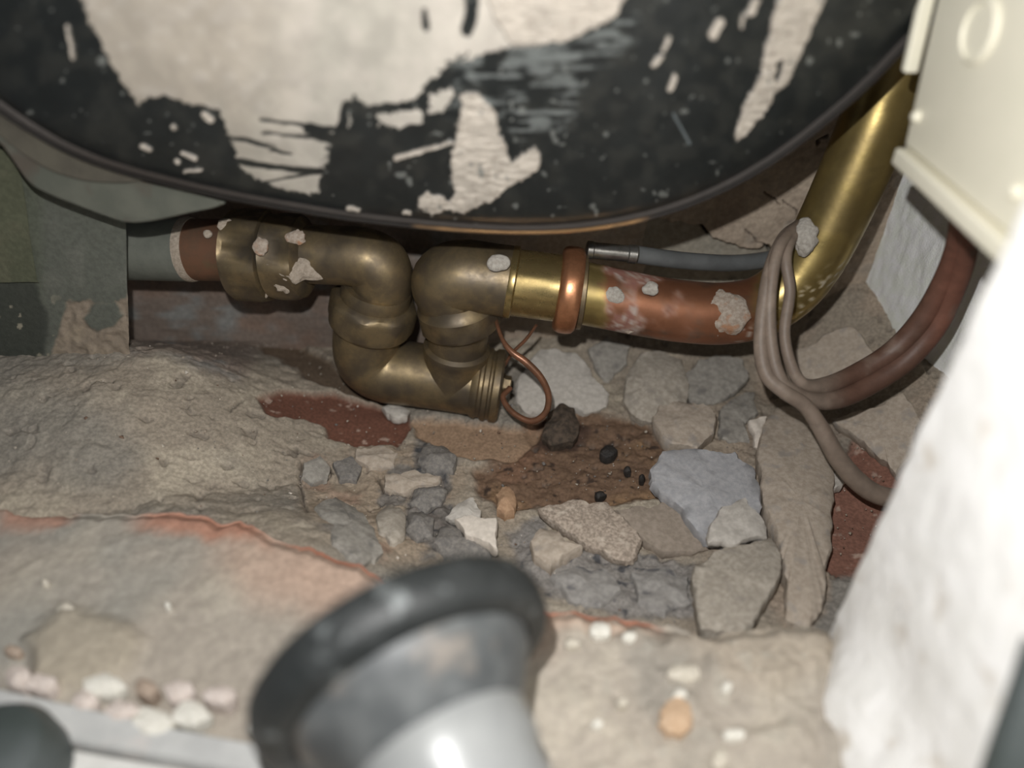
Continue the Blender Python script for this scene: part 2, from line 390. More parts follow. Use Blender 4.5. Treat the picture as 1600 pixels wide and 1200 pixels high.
def build_ground():
    nx, ny = 660, 380
    xs = np.linspace(-0.46, 0.385, nx); ys = np.linspace(0.20, 0.60, ny)
    X, Y = np.meshgrid(xs, ys, indexing='ij'); x = X.ravel(); y = Y.ravel()
    z = ground_z(x, y)
    px, py = proj(np.c_[x, y, z])
    w1 = 14 * fbm(x * 60, y * 60, None, 21, 4); w2 = 14 * fbm(x * 60, y * 60, None, 47, 4)
    qx, qy = px + w1, py + w2
    def zone(poly, soft=3.0, amp=1.0):
        return sstep(-soft, soft, poly_sd(px + amp * w1, py + amp * w2, poly))
    red = np.maximum(zone(RED1, 2.5, .55), np.maximum(zone(REDR, 2, .4), .8 * zone(REDR2, 4, .8)))
    tan = zone(TAN, 5, .7); soil = zone(SOIL, 8); soild = zone(SOIL_DK, 6, .8); olive = zone(OLIVE, 3, .6)
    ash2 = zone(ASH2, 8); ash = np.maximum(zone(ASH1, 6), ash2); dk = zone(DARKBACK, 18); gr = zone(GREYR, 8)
    flat = np.clip(red + tan + olive, 0, 1)
    # relief
    lump = np.abs(fbm(x * 75, y * 75, None, 61, 4))
    crumb = fbm(x * 210, y * 210, None, 83, 3)
    rough = (1 - flat) * (0.6 + .9 * ash * (1 - ash2) + .4 * soil)
    z = z + rough * (0.005 * (lump - .25) + 0.0014 * crumb) - 0.006 * flat - 0.004 * soil
    cl = np.full(x.shape, 1e9)
    for c in CRACKS:
        for a, b in zip(c[:-1], c[1:]): cl = np.minimum(cl, seg_d(px + .35 * w1, py + .35 * w2, a, b))
    ck = sstep(2.6, .6, cl); z = z - 0.006 * ck
    # colours of the materials lying there, shade painted in behind the left pipe
    n1 = fbm(x * 35, y * 35, None, 5, 4); n2 = fbm(x * 14, y * 14, None, 9, 3); n3 = fbm(x * 160, y * 160, None, 33, 3)
    c = np.tile(A(124, 115, 103, .55), (len(x), 1))
    c = mixc(c, A(140, 131, 117, .55), sstep(0, .5, n1)); c = mixc(c, A(108, 104, 97, .55), sstep(.05, .55, n2) * .8)
    c = mixc(c, A(128, 111, 97, .56), sstep(1000, 1200, px) * .5 * sstep(-.3, .4, n1))
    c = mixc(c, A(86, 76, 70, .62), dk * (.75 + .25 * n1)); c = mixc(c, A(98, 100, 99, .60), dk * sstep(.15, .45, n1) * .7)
    mid = zone([(480, 700), (640, 690), (700, 720), (760, 760), (780, 800), (680, 900), (560, 860), (470, 800)], 25)
    c = mixc(c, A(130, 116, 100, .55), mid * sstep(-.1, .3, n2) * .8); c = mixc(c, A(92, 90, 88, .55), mid * sstep(.2, .45, n1) * .8)
    c = mixc(c, A(122, 100, 86, .55), mid * sstep(.25, .5, -n1) * .7)
    c = mixc(c, A(88, 85, 82, .55), ash * (.9 + .1 * n1)); c = mixc(c, A(112, 108, 103, .55), ash * sstep(.05, .5, n1) * .8)
    c = mixc(c, A(118, 114, 110, .55), ash2 * .75)
    c = mixc(c, A(62, 62, 64, .55), ash * sstep(.25, .5, n3 + .3 * n2))
    c = mixc(c, A(90, 72, 58, .57), soil); c = mixc(c, A(112, 90, 68, .57), soil * sstep(.05, .5, n1)); c = mixc(c, A(104, 76, 60, .57), soil * sstep(.1, .5, n2) * .8)
    c = mixc(c, A(52, 42, 36, .57), soil * sstep(.35, .55, n3)); c = mixc(c, A(62, 48, 40, .58), soild)
    c = mixc(c, A(122, 101, 82, .57), tan * .95); c = mixc(c, A(82, 70, 58, .6), olive)
    c = mixc(c, A(86, 58, 47, .58), red * sstep(900, 800, px)); c = mixc(c, A(114, 82, 70, .53), red * sstep(1000, 1100, px))
    c = mixc(c, A(140, 120, 108, .55), red * sstep(.42, .56, n3 + .35 * n1))
    c = mixc(c, A(110, 106, 100, .55), gr)
    hole = sstep(.40, .52, fbm(x * 110, y * 110, None, 77, 3)) * (1 - flat)
    z = z - .003 * hole
    c = mixc(c, A(84, 78, 72, .55), hole * .45)
    c = mixc(c, A(46, 40, 36, .55), ck * .8)
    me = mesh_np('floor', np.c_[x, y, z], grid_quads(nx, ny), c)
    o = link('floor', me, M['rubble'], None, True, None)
    tag(o, 'rubble strewn grey mortar and red painted floor under the pipes', None, None, 'structure')
build_ground()

# ------------------------------------------------------------------ the broken brick ledge in front
def build_ledge():
    nu, nv = 640, 300
    u = np.linspace(-0.46, 0.40, nu)
    t = np.linspace(0, 1, nv)
    U, T = np.meshgrid(u, t, indexing='ij'); x = U.ravel(); t = T.ravel()
    ed = edge_y(x) + 0.0045 * fbm(x * 90, x * 0, None, 2, 4)
    y0 = -0.10
    top = t > 0.08
    s = np.clip((t - 0.08) / 0.92, 0, 1)
    y = np.where(top, ed - (ed - y0) * s ** 1.35, ed + .010 * (0.08 - t) / .08)
    z = np.where(top, LEDGE_Z, LEDGE_Z - (LEDGE_Z + .012) * (0.08 - t) / .08)
    d = ed - y
    px, py = proj(np.c_[x, y, z])
    bev = np.where(top, -0.006 * sstep(.010, 0, d), -.002)
    n1 = fbm(x * 32, y * 32, None, 15, 4); n2 = fbm(x * 13, y * 13, None, 19, 3); n3 = fbm(x * 130, y * 130, None, 27, 3)
    lump = np.abs(fbm(x * 60, y * 60, None, 71, 4))
    right = sstep(820, 1000, px)
    z = z + bev + np.where(top, 0.002 * n1 + (0.0015 + .005 * right) * (lump - .2) + .0006 * n3, 0.001 * n3)
    clump = sstep(-20, 20, poly_sd(px, py, [(1010, 1010), (1080, 985), (1160, 975), (1260, 965), (1300, 990), (1290, 1040), (1200, 1080), (1080, 1070)]) + 18 * n1)
    z = z + np.where(top, .006 * clump, 0)
    wlump = sstep(-18, 18, poly_sd(px, py, [(40, 1000), (100, 950), (170, 960), (230, 1000), (215, 1050), (140, 1085), (60, 1060)]) + 20 * n1)
    z = z + np.where(top, .006 * wlump, 0)
    c = np.tile(A(186, 176, 163, .38), (len(x), 1))
    c = mixc(c, A(197, 187, 172, .38), sstep(0, .45, n1)); c = mixc(c, A(172, 169, 160, .38), sstep(.1, .5, n2) * .8)
    c = mixc(c, A(196, 168, 150, .40), sstep(.045, .02, d + .012 * n2) * sstep(380, 480, px) * sstep(900, 820, px) * .9)
    c = mixc(c, A(196, 168, 148, .40), sstep(.020, .010, d + .008 * n2) * sstep(800, 860, px) * sstep(1080, 980, px) * .7)
    c = mixc(c, A(194, 168, 150, .40), sstep(.060, .03, d + .012 * n2) * sstep(300, 380, px) * sstep(720, 560, px) * .8)
    redl = sstep(.026, .012, d + .016 * n1 + .003) * np.clip(sstep(180, 250, px) * sstep(440, 380, px) + sstep(130, 90, px) * .8, 0, 1)
    c = mixc(c, A(182, 132, 110, .43), redl * .85)
    edg = sstep(.0045, .0015, d + .0025 * n3 + .0015 * n1) * sstep(420, 480, px) * sstep(1060, 1000, px)
    c = mixc(c, A(160, 100, 76, .42), edg * .8)
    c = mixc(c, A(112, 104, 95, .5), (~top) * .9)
    c = mixc(c, A(196, 184, 164, .36), wlump * .75); c = mixc(c, A(190, 176, 158, .37), clump * .6)
    c = mixc(c, A(205, 198, 184, .36), right * sstep(.30, .45, n3) * .5)
    c = mixc(c, A(150, 146, 138, .36), right * sstep(.15, .45, fbm(x * 24, y * 24, None, 91, 3)) * .5)
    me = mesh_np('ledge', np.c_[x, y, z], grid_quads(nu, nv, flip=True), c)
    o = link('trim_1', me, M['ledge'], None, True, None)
    tag(o, 'broken plastered brick ledge with a red brick arris in the foreground', None, None, 'structure')
build_ledge()

# ------------------------------------------------------------------ walls
def build_back_wall():
    nx, nz = 300, 200
    xs = np.linspace(-0.46, 0.33, nx); zs = np.linspace(-0.02, 0.55, nz)
    xs = np.concatenate([np.linspace(-0.46, 0.05, 60), np.linspace(0.052, 0.315, 330)]); zs = np.concatenate([np.linspace(-.02, .30, 320), np.linspace(.302, .6, 20)])
    nx, nz = len(xs), len(zs)
    X, Z = np.meshgrid(xs, zs, indexing='ij'); x = X.ravel(); z = Z.ravel()
    y = np.full(x.shape, BACK_Y)
    px, py = proj(np.c_[x, y, z])
    n1 = fbm(x * 30, z * 30, None, 8, 4); n3 = fbm(x * 140, z * 140, None, 18, 3); n2 = fbm(x * 70, z * 70, None, 28, 4)
    low = sstep(-2, 2, poly_sd(px + 8 * n2, py + 8 * n3, [(1010, 330), (1092, 345), (1108, 366), (1140, 376), (1182, 382), (1194, 374), (1206, 392), (1240, 400), (1240, 440), (1000, 440)]))
    crack = np.full(x.shape, 1e9)
    for a, b in (((1092, 345), (1108, 366)), ((1108, 366), (1145, 378)), ((1145, 378), (1182, 383)), ((1182, 383), (1190, 376)), ((1190, 376), (1206, 394))):
        crack = np.minimum(crack, seg_d(px + 4 * n2, py + 4 * n3, a, b))
    fine = np.full(x.shape, 1e9)
    for a, b in (((1160, 352), (1172, 360)), ((1172, 360), (1186, 372)), ((1270, 215), (1290, 200)), ((1215, 300), (1240, 330)), ((1190, 290), (1210, 310))):
        fine = np.minimum(fine, seg_d(px + 9 * n2, py + 9 * n3, a, b))
    ck = sstep(3.2, 1.2, crack); fk = sstep(1.8, .5, fine)
    y = y - .012 * (1 - low) - .003 * n1 - .0012 * n3 + .012 * ck + .003 * fk
    c = np.tile(A(130, 118, 105, .58), (len(x), 1))
    c = mixc(c, A(140, 128, 114, .58), sstep(0, .5, n1)); c = mixc(c, A(116, 110, 102, .58), sstep(.1, .5, n2) * .6)
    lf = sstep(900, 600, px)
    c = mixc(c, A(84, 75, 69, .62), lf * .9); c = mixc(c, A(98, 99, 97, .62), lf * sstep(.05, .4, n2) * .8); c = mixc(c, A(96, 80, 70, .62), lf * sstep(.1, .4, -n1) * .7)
    c = mixc(c, A(108, 105, 96, .6), low * .8); c = mixc(c, A(40, 36, 32, .6), ck * .9); c = mixc(c, A(70, 62, 55, .6), fk * .8)
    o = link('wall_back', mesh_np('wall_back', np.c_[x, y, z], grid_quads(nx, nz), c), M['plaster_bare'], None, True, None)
    tag(o, 'bare cracked brown plaster wall behind the pipes', None, None, 'structure')
build_back_wall()

def build_side_wall():
    # grey rendered side wall with a ragged plaster fillet lapping over its inner edge
    ns, nz = 200, 160
    s = np.linspace(0, 1, ns); zz = np.linspace(-.02, .6, nz)
    S, Z = np.meshgrid(s, zz, indexing='ij'); s = S.ravel(); z = Z.ravel()
    yy = .60 - .36 * s; x = side_x(yy) + 0
    x = x - .0012 * fbm(yy * 260, z * 90, None, 4, 3) - .001 * fbm(yy * 40, z * 40, None, 6, 3)
    o = link('wall_right', mesh_np('wall_right', np.c_[x, yy, z], grid_quads(ns, nz), None), M['grey_wall'], None, True, None)
    tag(o, 'pale grey rippled render wall behind the brown cables', None, None, 'structure')
build_side_wall()

def build_pillar():
    cx, cy = 0.166, 0.228
    n1, n2, nz = 150, 60, 260
    z = np.linspace(.02, .62, nz)
    # plan polyline: far end cap, rounded corner, long face coming towards the camera
    plan = [(cx + .20, cy + .002)] + [(cx + .004 + t, cy) for t in np.linspace(.15, .004, 24)] + [(cx + .004 - .004 * math.sin(a), cy - .004 + .004 * math.cos(a)) for a in np.linspace(.1, 1.5, 7)] + [(cx, cy - .006 - t) for t in np.linspace(0, .30, 260)]
    plan = np.array(plan); npn = len(plan)
    X = np.repeat(plan[:, 0], nz); Yv = np.repeat(plan[:, 1], nz); Z = np.tile(z, npn)
    T = np.gradient(plan, axis=0); T /= np.linalg.norm(T, axis=1)[:, None]
    N = np.c_[T[:, 1], -T[:, 0]]; N = np.repeat(N, nz, 0)
    dsp = .0012 * fbm(X * 50, Yv * 50, Z * 50, 31, 4) + .004 * sstep(.17, .06, Z) * fbm(X * 28, Yv * 28, Z * 28, 37, 4) + .0004 * fbm(X * 160, Yv * 160, Z * 160, 41, 2)
    X = X - 0 * dsp + N[:, 0] * dsp; Yv = Yv + N[:, 1] * dsp
    X = X - .018 * sstep(.11, .055, Z) * (Yv < cy - .004) * sstep(0.0, .05, cy - Yv)
    o = link('wall_front', mesh_np('wall_front', np.c_[X, Yv, Z], grid_quads(npn, nz), None), M['white_wall'], None, True, None)
    tag(o, 'white plastered wall corner close to the camera on the right', None, None, 'structure')
build_pillar()

# ------------------------------------------------------------------ the black tank
RIM_Y = 0.40
TC = np.array([-0.025, 0.52])
def build_tank():
    pts = [(-160, 70), (-60, 128), (0, 172), (70, 222), (150, 258), (250, 284), (340, 306), (450, 325), (600, 348), (700, 358), (830, 364), (930, 358), (1020, 341), (1110, 309), (1200, 261), (1300, 184), (1380, 114), (1415, 75), (1450, 30)]
    W = np.array([PY(a, b, RIM_Y)[[0, 2]] for a, b in pts]) - TC
    ang = np.arctan2(W[:, 1], W[:, 0]); R = np.hypot(W[:, 0], W[:, 1])   # ang from about -pi+.. to 0
    print('tank angles', ang.round(2), R.round(3))
    a0, a1 = ang[0], ang[-1]
    def Rf(t):
        tt = np.mod(t - a0, 2 * np.pi) + a0
        n = len(ang)
        aa = np.concatenate([ang, [a1 + .5, a1 + 1.2, a0 + 2 * np.pi - 1.2, a0 + 2 * np.pi - .6, a0 + 2 * np.pi]])
        rr = np.concatenate([R, [R[-1] + .03, .30, .31, R[0] - .005, R[0]]])
        v = np.interp(tt, aa, rr)
        for k in (.03, -.03, .06, -.06): v = v + np.interp(np.mod(t + k - a0, 2 * np.pi) + a0, aa, rr)
        return v / 5
    root = empty('tank', (TC[0], RIM_Y, TC[1] - .32))
    tag(root, 'large black round-ended tank with peeling cream paint above the pipes', 'tank')
    th = np.concatenate([np.linspace(a0, a1, 760), np.linspace(a1, a0 + 2 * np.pi, 70)[1:-1]])
    s = np.concatenate([[0.0, .1, .2, .3], np.linspace(.36, 1.0, 300)])
    nth, ns = len(th), len(s)
    TH, S = np.meshgrid(th, s, indexing='ij'); t = TH.ravel(); q = S.ravel()
    r = Rf(t)
    x = TC[0] + q * r * np.cos(t); z = TC[1] + q * r * np.sin(t)
    y = RIM_Y - .055 * (1 - q ** 2) - .010 * np.sqrt(np.clip(1 - q ** 30, 0, 1)) + .009
    v = np.c_[x, y, z]
    px, py = proj(v)
    # ---- flaked paint: masks laid out on the shell
    a, b = px / 1156.0 * 30, py / 1156.0 * 30
    w1 = fbm(a * 1.6, b * 1.6, None, 3, 4); w2 = fbm(a * 1.6, b * 1.6, None, 11, 4); n3 = fbm(a * 6, b * 6, None, 23, 3); n4 = fbm(a * 1.1, b * 5.5, None, 29, 4); n5 = fbm(px / 5, py / 5, None, 73, 2)
    def zone(poly, amp=7, soft=1.5):
        return sstep(-soft, soft, poly_sd(px + amp * w1, py + amp * w2, poly) + n3 * amp * .7 + 3.5 * n5)
    cream = zone([(30, -420), (105, -60), (142, 34), (169, 88), (192, 132), (216, 159), (257, 150), (314, 166), (344, 175), (360, 212), (375, 258), (400, 280), (440, 296), (498, 304), (505, 270), (530, 235), (548, 195), (552, 150), (572, 165), (640, 160), (690, 120), (735, 92), (790, 76), (880, 66), (960, 26), (1010, -60), (1060, -420)], 5)
    dk = zone([(512, 235), (535, 200), (552, 150), (575, 165), (600, 178), (640, 170), (665, 130), (700, 95), (730, 88), (735, 130), (712, 170), (708, 210), (690, 320), (600, 320), (500, 300)], 15, 3)
    cream = cream * (1 - dk)
    # pale flecks left in the black strip
    for poly in ([(590, 180), (655, 172), (660, 192), (625, 200), (590, 196)], [(672, 150), (705, 135), (708, 150), (690, 172), (668, 180)]):
        cream = np.maximum(cream, zone(poly, 6))
    for p0, p1, wd in (((408, 186), (545, 206), 3), ((412, 208), (520, 220), 3), ((358, 211), (455, 240), 3), ((372, 252), (505, 270), 5), ((395, 290), (500, 268), 3), ((520, 250), (540, 165), 8), ((738, -10), (731, 48), 10), ((663, 18), (665, 45), 5), ((480, 200), (530, 222), 8)):
        cream = cream * (1 - sstep(wd + 1.5, wd - 1.5, seg_d(px + 5 * w1, py + 5 * w2, p0, p1) - 3 * n4))
    crust = zone([(722, 150), (745, 145), (768, 170), (778, 200), (790, 232), (797, 252), (835, 231), (846, 247), (836, 266), (800, 290), (772, 310), (720, 333), (698, 325), (712, 300), (703, 262), (708, 222), (718, 190)], 4)
    crust = np.maximum(crust, zone([(654, 312), (668, 301), (690, 308), (698, 326), (676, 336), (652, 326)], 5))
    crust = np.maximum(crust, zone([(1260, -220), (1330, -240), (1300, -30), (1270, 38), (1259, 68), (1247, 98), (1229, 128), (1210, 150), (1188, 184), (1165, 210), (1150, 222), (1149, 208), (1161, 165), (1188, 116), (1195, 75), (1206, 30), (1221, -30)], 3))
    crust = crust * (1 - zone([(1212, 98), (1222, 94), (1220, 118), (1210, 128)], 2))
    crust = np.maximum(crust, zone([(700, -320), (740, -60), (775, 30), (800, 70), (880, 66), (960, 26), (1010, -60), (1030, -320)], 4))
    for p0, p1, wd in (((1124, 36), (1114, 56), 7), ((1045, 60), (1036, 78), 4), ((1034, 88), (1020, 102), 4), ((1053, 122), (1046, 140), 5), ((1180, 0), (1172, 20), 6), ((1162, 25), (1158, 40), 3), ((545, 326), (560, 328), 4), ((632, 330), (640, 332), 3), ((620, 248), (660, 236), 4), ((660, 235), (705, 222), 3), ((222, 228), (234, 234), 4), ((286, 238), (306, 248), 4), ((290, 268), (315, 266), 3), ((320, 180), (328, 186), 5), ((270, 198), (272, 201), 4), ((276, 251), (279, 253), 4), ((105, 40), (115, 90), 3)):
        crust = np.maximum(crust, sstep(wd + 1, wd - 1, seg_d(px + 3 * w1, py + 3 * w2, p0, p1) - 2 * n3))
    smear = np.maximum(zone([(715, 95), (800, 70), (900, 60), (960, 35), (1000, 20), (985, 70), (930, 100), (905, 150), (880, 200), (790, 215), (740, 190), (700, 170)], 14, 14) * sstep(-.15, .35, n4 + .5 * w1), 0)
    spk = fbm(px / 16, py / 16, None, 61, 2); spk = np.maximum(sstep(.60, .68, spk), sstep(.70, .78, fbm(px / 9, py / 9, None, 64, 2)))
    scr = sstep(2.2, .8, seg_d(px, py, (1052, 178), (1078, 225)))
    c = np.tile(np.array([.0155, .0175, .0172]), (len(x), 1))
    c = mixc(c, [.030, .031, .028], sstep(-.2, .5, w1) * .7)
    low = sstep(.955, .995, q)
    c = mixc(c, [.040, .028, .019], low * sstep(500, 700, px) * sstep(1250, 1000, px) * (.6 + .4 * w1))
    c = mixc(c, A(118, 122, 120, .40), smear * .75)
    creamc = A(174, 165, 152, .40)
    cc = np.tile(creamc, (len(x), 1)); cc = mixc(cc, A(196, 189, 178, .40), sstep(330, 560, px)); cc = mixc(cc, A(164, 160, 149, .40), sstep(-.1, .4, fbm(px / 90, py / 240, None, 88, 3)) * .6); cc = mixc(cc, A(190, 182, 172, .40), sstep(.0, .5, w2) * .5)  # cream lightened nearer the flash, brightness put into the colour
    c = c * (1 - cream[:, None]) + cc * cream[:, None]
    kc = np.tile(A(190, 181, 169, .40), (len(x), 1)); kc = mixc(kc, A(160, 150, 138, .40), sstep(.1, .5, n3) * .6)
    c = c * (1 - crust[:, None]) + kc * crust[:, None]
    c = mixc(c, A(120, 122, 118, .40), spk * .75 * (1 - cream)); c = mixc(c, A(120, 128, 130, .4), scr * .8)
    rough = .34 + .45 * np.clip(cream + crust + smear * .5, 0, 1)
    rip = fbm(px / 16, py / 5, None, 66, 3)
    y2 = y - .0006 * cream - crust * (.0020 + .0011 * rip) - .0003 * w2
    me = mesh_np('shell', np.c_[x, y2, z], grid_quads(nth, ns, True, flip=True), c, {'rough': rough})
    link('shell', me, M['tank'], root, True, None)
    # rear half, narrowing away from the rim
    th2 = np.linspace(0, 2 * np.pi, 160, endpoint=False); s2 = np.linspace(1, 0, 24)
    TH, S = np.meshgrid(th2, s2, indexing='ij'); t = TH.ravel(); q = S.ravel(); r = Rf(t)
    v = np.c_[TC[0] + q * r * np.cos(t), RIM_Y - .002 + .11 * (1 - q ** 2) ** .8, TC[1] + q * r * np.sin(t)]
    me = mesh_np('rear_shell', v, grid_quads(160, 24, True), np.tile([.03, .024, .02], (len(v), 1)), {'rough': np.full(len(v), .5)})
    link('rear_shell', me, M['tank'], root)
    # rolled rim seam
    th3 = np.linspace(0, 2 * np.pi, 400, endpoint=False); ph = np.linspace(0, 2 * np.pi, 10, endpoint=False)
    TH, PH = np.meshgrid(th3, ph, indexing='ij'); t = TH.ravel(); p = PH.ravel(); r = Rf(t) + .0012 * np.cos(p) - .0010
    v = np.c_[TC[0] + r * np.cos(t), RIM_Y - .001 + .0016 * np.sin(p), TC[1] + r * np.sin(t)]
    I, J = np.meshgrid(np.arange(400), np.arange(10), indexing='ij')
    qd = np.stack([I * 10 + J, ((I + 1) % 400) * 10 + J, ((I + 1) % 400) * 10 + (J + 1) % 10, I * 10 + (J + 1) % 10], -1).reshape(-1, 4)
    px, py = proj(v); n = fbm(px / 30, py / 30, None, 7, 3)
    cu = sstep(640, 760, px + 60 * n) * sstep(1010, 940, px + 60 * n) * (v[:, 2] < .25)
    cc = mixc(np.tile([.022, .019, .017], (len(v), 1)), [.55, .33, .16], cu)  # glint on the lower rim painted in as bright copper colour
    link('rim_seam', mesh_np('rim_seam', v, qd, cc, {'rough': .42 - .17 * cu, 'metal': .3 + .6 * cu}), M['pipe_mixed'], root)
    return root
tank = build_tank()

def plate(name, poly, y, thick, m, parent=None, bev=.002, smooth_n=5, ylean=0.0):
    """a curved metal plate: smooth outline seen in the photograph, at distance y, with real thickness"""
    P = cat_rom([PY(a, b, y)[[0, 2]] for a, b in poly] + [PY(*poly[0], y)[[0, 2]]], smooth_n)[:-1]
    n = len(P); ctr = P.mean(0)
    bm = bmesh.new()
    d = P - ctr; L = np.linalg.norm(d, axis=1)[:, None]
    rings = []
    for (off, yy) in ((-bev, 0), (0, bev), (0, thick)):
        Q = P + np.roll(np.c_[np.zeros(n), np.zeros(n)], 0) + (d / L) * off
        rings.append([bm.verts.new((q[0], y + yy, q[1])) for q in Q])
    for r0, r1 in zip(rings[:-1], rings[1:]):
        for i in range(n): bm.faces.new((r0[i], r0[(i + 1) % n], r1[(i + 1) % n], r1[i]))
    bm.faces.new(rings[0]); bm.faces.new(rings[-1][::-1])
    bmesh.ops.triangulate(bm, faces=[f for f in bm.faces if len(f.verts) > 4])
    bmesh.ops.recalc_face_normals(bm, faces=bm.faces)
    me = bpy.data.meshes.new(name); bm.to_mesh(me); bm.free()
    return link(name, me, m, parent, True, 30)

def build_cradle():
    root = empty('tank_cradle', PY(150, 345, .42))
    tag(root, 'grey curved metal cradle under the left edge of the black tank', 'cradle')
    plate('side_plate', [(-160, 105), (-60, 175), (-5, 222), (40, 284), (75, 306), (120, 324), (165, 340), (200, 350), (235, 348), (290, 336), (350, 320), (300, 300), (250, 290), (150, 266), (70, 232), (0, 182), (-60, 138), (-160, 80)], .407, .045, M['cradle'], root)
    plate('rim_underside', [(-160, 96), (-60, 158), (0, 214), (40, 245), (80, 268), (130, 283), (185, 287), (230, 284), (300, 294), (250, 282), (150, 258), (70, 222), (0, 172), (-60, 128), (-160, 72)], .4035, .004, M['rim_band'], root, bev=.001)  # unlit underside of the tank rim, its dimness put into the colour
build_cradle()

# ------------------------------------------------------------------ the painted pier on the left
def build_pier():
    root = empty('masonry_pier', PY(100, 560, .46))
    tag(root, 'grey painted masonry pier with peeled paint at its foot on the left', 'pier')
    def block(name, edge_r, x_l, yf, depth, ztop, zbot, fn):
        nx, nz = 190, 190
        zs = np.linspace(zbot, ztop, nz); s = np.linspace(0, 1, nx)
        S, Z = np.meshgrid(s, zs, indexing='ij'); s = S.ravel(); z = Z.ravel()
        ex = np.array([(PY(a, b, yf)[0], PY(a, b, yf)[2]) for a, b in edge_r]); o = np.argsort(ex[:, 1])
        xr = np.interp(z, ex[o, 1], ex[o, 0])
        k = .90
        x = np.where(s < k, x_l + (xr - x_l) * np.clip(s / k, 0, 1), xr); y = np.where(s < k, yf, yf + depth * (s - k) / (1 - k))
        x = np.where(s < k, x, x * (y / yf) * 1.012)
        px, py = proj(np.c_[x, y, z]); n1 = fbm(px / 40, py / 40, None, 51, 4); n3 = fbm(px / 12, py / 12, None, 53, 3)
        c, dz = fn(px, py, n1, n3, y, yf)
        y = y - dz
        me = mesh_np(name, np.c_[x, y, z], grid_quads(nx, nz), c)
        link(name, me, M['pier'], root, True, 50)
    def f_main(px, py, n1, n3, y, yf):
        c = np.tile(A(84, 86, 79, .49), (len(px), 1)); c = mixc(c, A(92, 93, 86, .49), sstep(0, .5, n1))
        c = mixc(c, A(80, 84, 72, .49), sstep(80, 50, px) * .7)
        peel = sstep(-3, 3, poly_sd(px + 8 * n1, py + 8 * n3, [(104, 474), (140, 472), (150, 478), (196, 470), (212, 430), (215, 700), (-80, 700), (-80, 640), (0, 590), (60, 600), (80, 560), (92, 520)]))
        left = sstep(-3, 3, poly_sd(px + 7 * n1, py + 7 * n3, [(130, 500), (142, 478), (176, 472), (192, 490), (176, 512), (150, 520)]))
        peel = peel * (1 - left)
        c = mixc(c, A(122, 111, 98, .50), peel); c = mixc(c, A(134, 122, 106, .5), peel * sstep(.1, .5, n1))
        fl = sstep(.52, .60, fbm(px / 15, py / 15, None, 57, 2)) * sstep(430, 480, py) * sstep(110, 60, px)
        c = mixc(c, A(140, 134, 118, .48), fl * .8)
        c = mixc(c, A(52, 54, 50, .48), sstep(-6, 6, poly_sd(px + 10 * n1, py + 10 * n3, [(-80, 440), (55, 438), (75, 500), (70, 560), (30, 590), (-80, 600)])) * (1 - fl) * .8)
        return c, .0008 * n1 - .0012 * peel + .002 * peel * n3
    def f_olive(px, py, n1, n3, y, yf):
        c = np.tile(A(82, 84, 68, .46), (len(px), 1)); c = mixc(c, A(88, 88, 72, .46), sstep(0, .5, n1))
        return c, .0008 * n1
    block('pier_face', [(196, 250), (197, 350), (199, 450), (201, 545), (203, 640)], -.46, .448, .030, .235, .03, f_main)
    block('paint_skim', [(34, 280), (42, 330), (50, 390), (58, 436), (62, 442)], -.46, .443, .006, .235, PY(60, 441, .443)[2], f_olive)
build_pier()

# ------------------------------------------------------------------ the pipe run
YL, YC, YR = 0.500, 0.475, 0.460
def yy(px):
    return float(np.interp(px, [200, 600, 720, 900, 1120, 1250, 1400], [YL, .482, YC, .468, YR, .470, .492]))
def Q(px, py, dy=0.0):
    return PY(px, py, yy(px) + dy)
run = empty('brass_pipe_run', PY(650, 640, .475))
tag(run, 'run of copper pipe and brass elbow fittings under the black tank', 'pipe')

tube('painted_pipe', [Q(60, 388), Q(160, 388), Q(240, 389), Q(300, 390)], .0236, M['grey_paint'], run, 6, 40)
lathe('paint_edge', Q(293, 390), Q(306, 390), [(0, .0238), (.5, .0240), (1, .0232)], M['plaster_splat'], run, 40)
cp = tube('copper_pipe', [Q(298, 390), Q(340, 391), Q(380, 392)], .0228, M['copper_dull'], run, 6, 40)
n1 = lathe('compression_nut', Q(368, 397), Q(428, 400), [(0, .024), (.03, .0325), (.12, .0352), (.80, .0352), (.92, .0330), (1, .026)], M['brass'], run, 48, (.1, .85, 6))
n2 = lathe('compression_nut', Q(424, 400), Q(484, 402), [(0, .024), (.06, .0310), (.25, .0328), (.72, .0328), (.85, .0300), (1, .0235)], M['brass'], run, 48, (.2, .75, 6))
el = tube('elbow', [Q(470, 397), Q(520, 399), Q(562, 402), Q(592, 416), Q(596, 446), Q(586, 476)], [.0215, .0215, .0222, .0228, .0225, .022], M['brass'], run, 8, 44)
na = lathe('union_nut', Q(590, 447), Q(577, 512), [(0, .0255), (.10, .0265), (.26, .0265), (.30, .030), (.36, .0338), (.44, .0345), (.80, .0345), (.88, .032), (1, .027)], M['brass'], run, 48, (.34, .86, 8))
tp = tube('trap_body', [Q(580, 498), Q(573, 530), Q(578, 560), Q(604, 578), Q(650, 585), Q(700, 592), Q(752, 600)], [.0255, .0265, .0272, .0268, .0262, .0262, .0265], M['brass'], run, 8, 48)
lathe('tee_branch', Q(708, 592), Q(719, 500), [(0, .0262), (.30, .0250), (.46, .0258), (.50, .0265), (.56, .0262), (.60, .0232), (1, .0232)], M['brass'], run, 44)
cap = lathe('end_cap', Q(738, 597), Q(784, 604), [(0, .0268), (.1, .0285), (.22, .0292), (.28, .0278), (.36, .0278), (.42, .0296), (.55, .0298), (.60, .0282), (.66, .0282), (.72, .0300), (.92, .0300), (1, .0280)], M['brass'], run, 48)
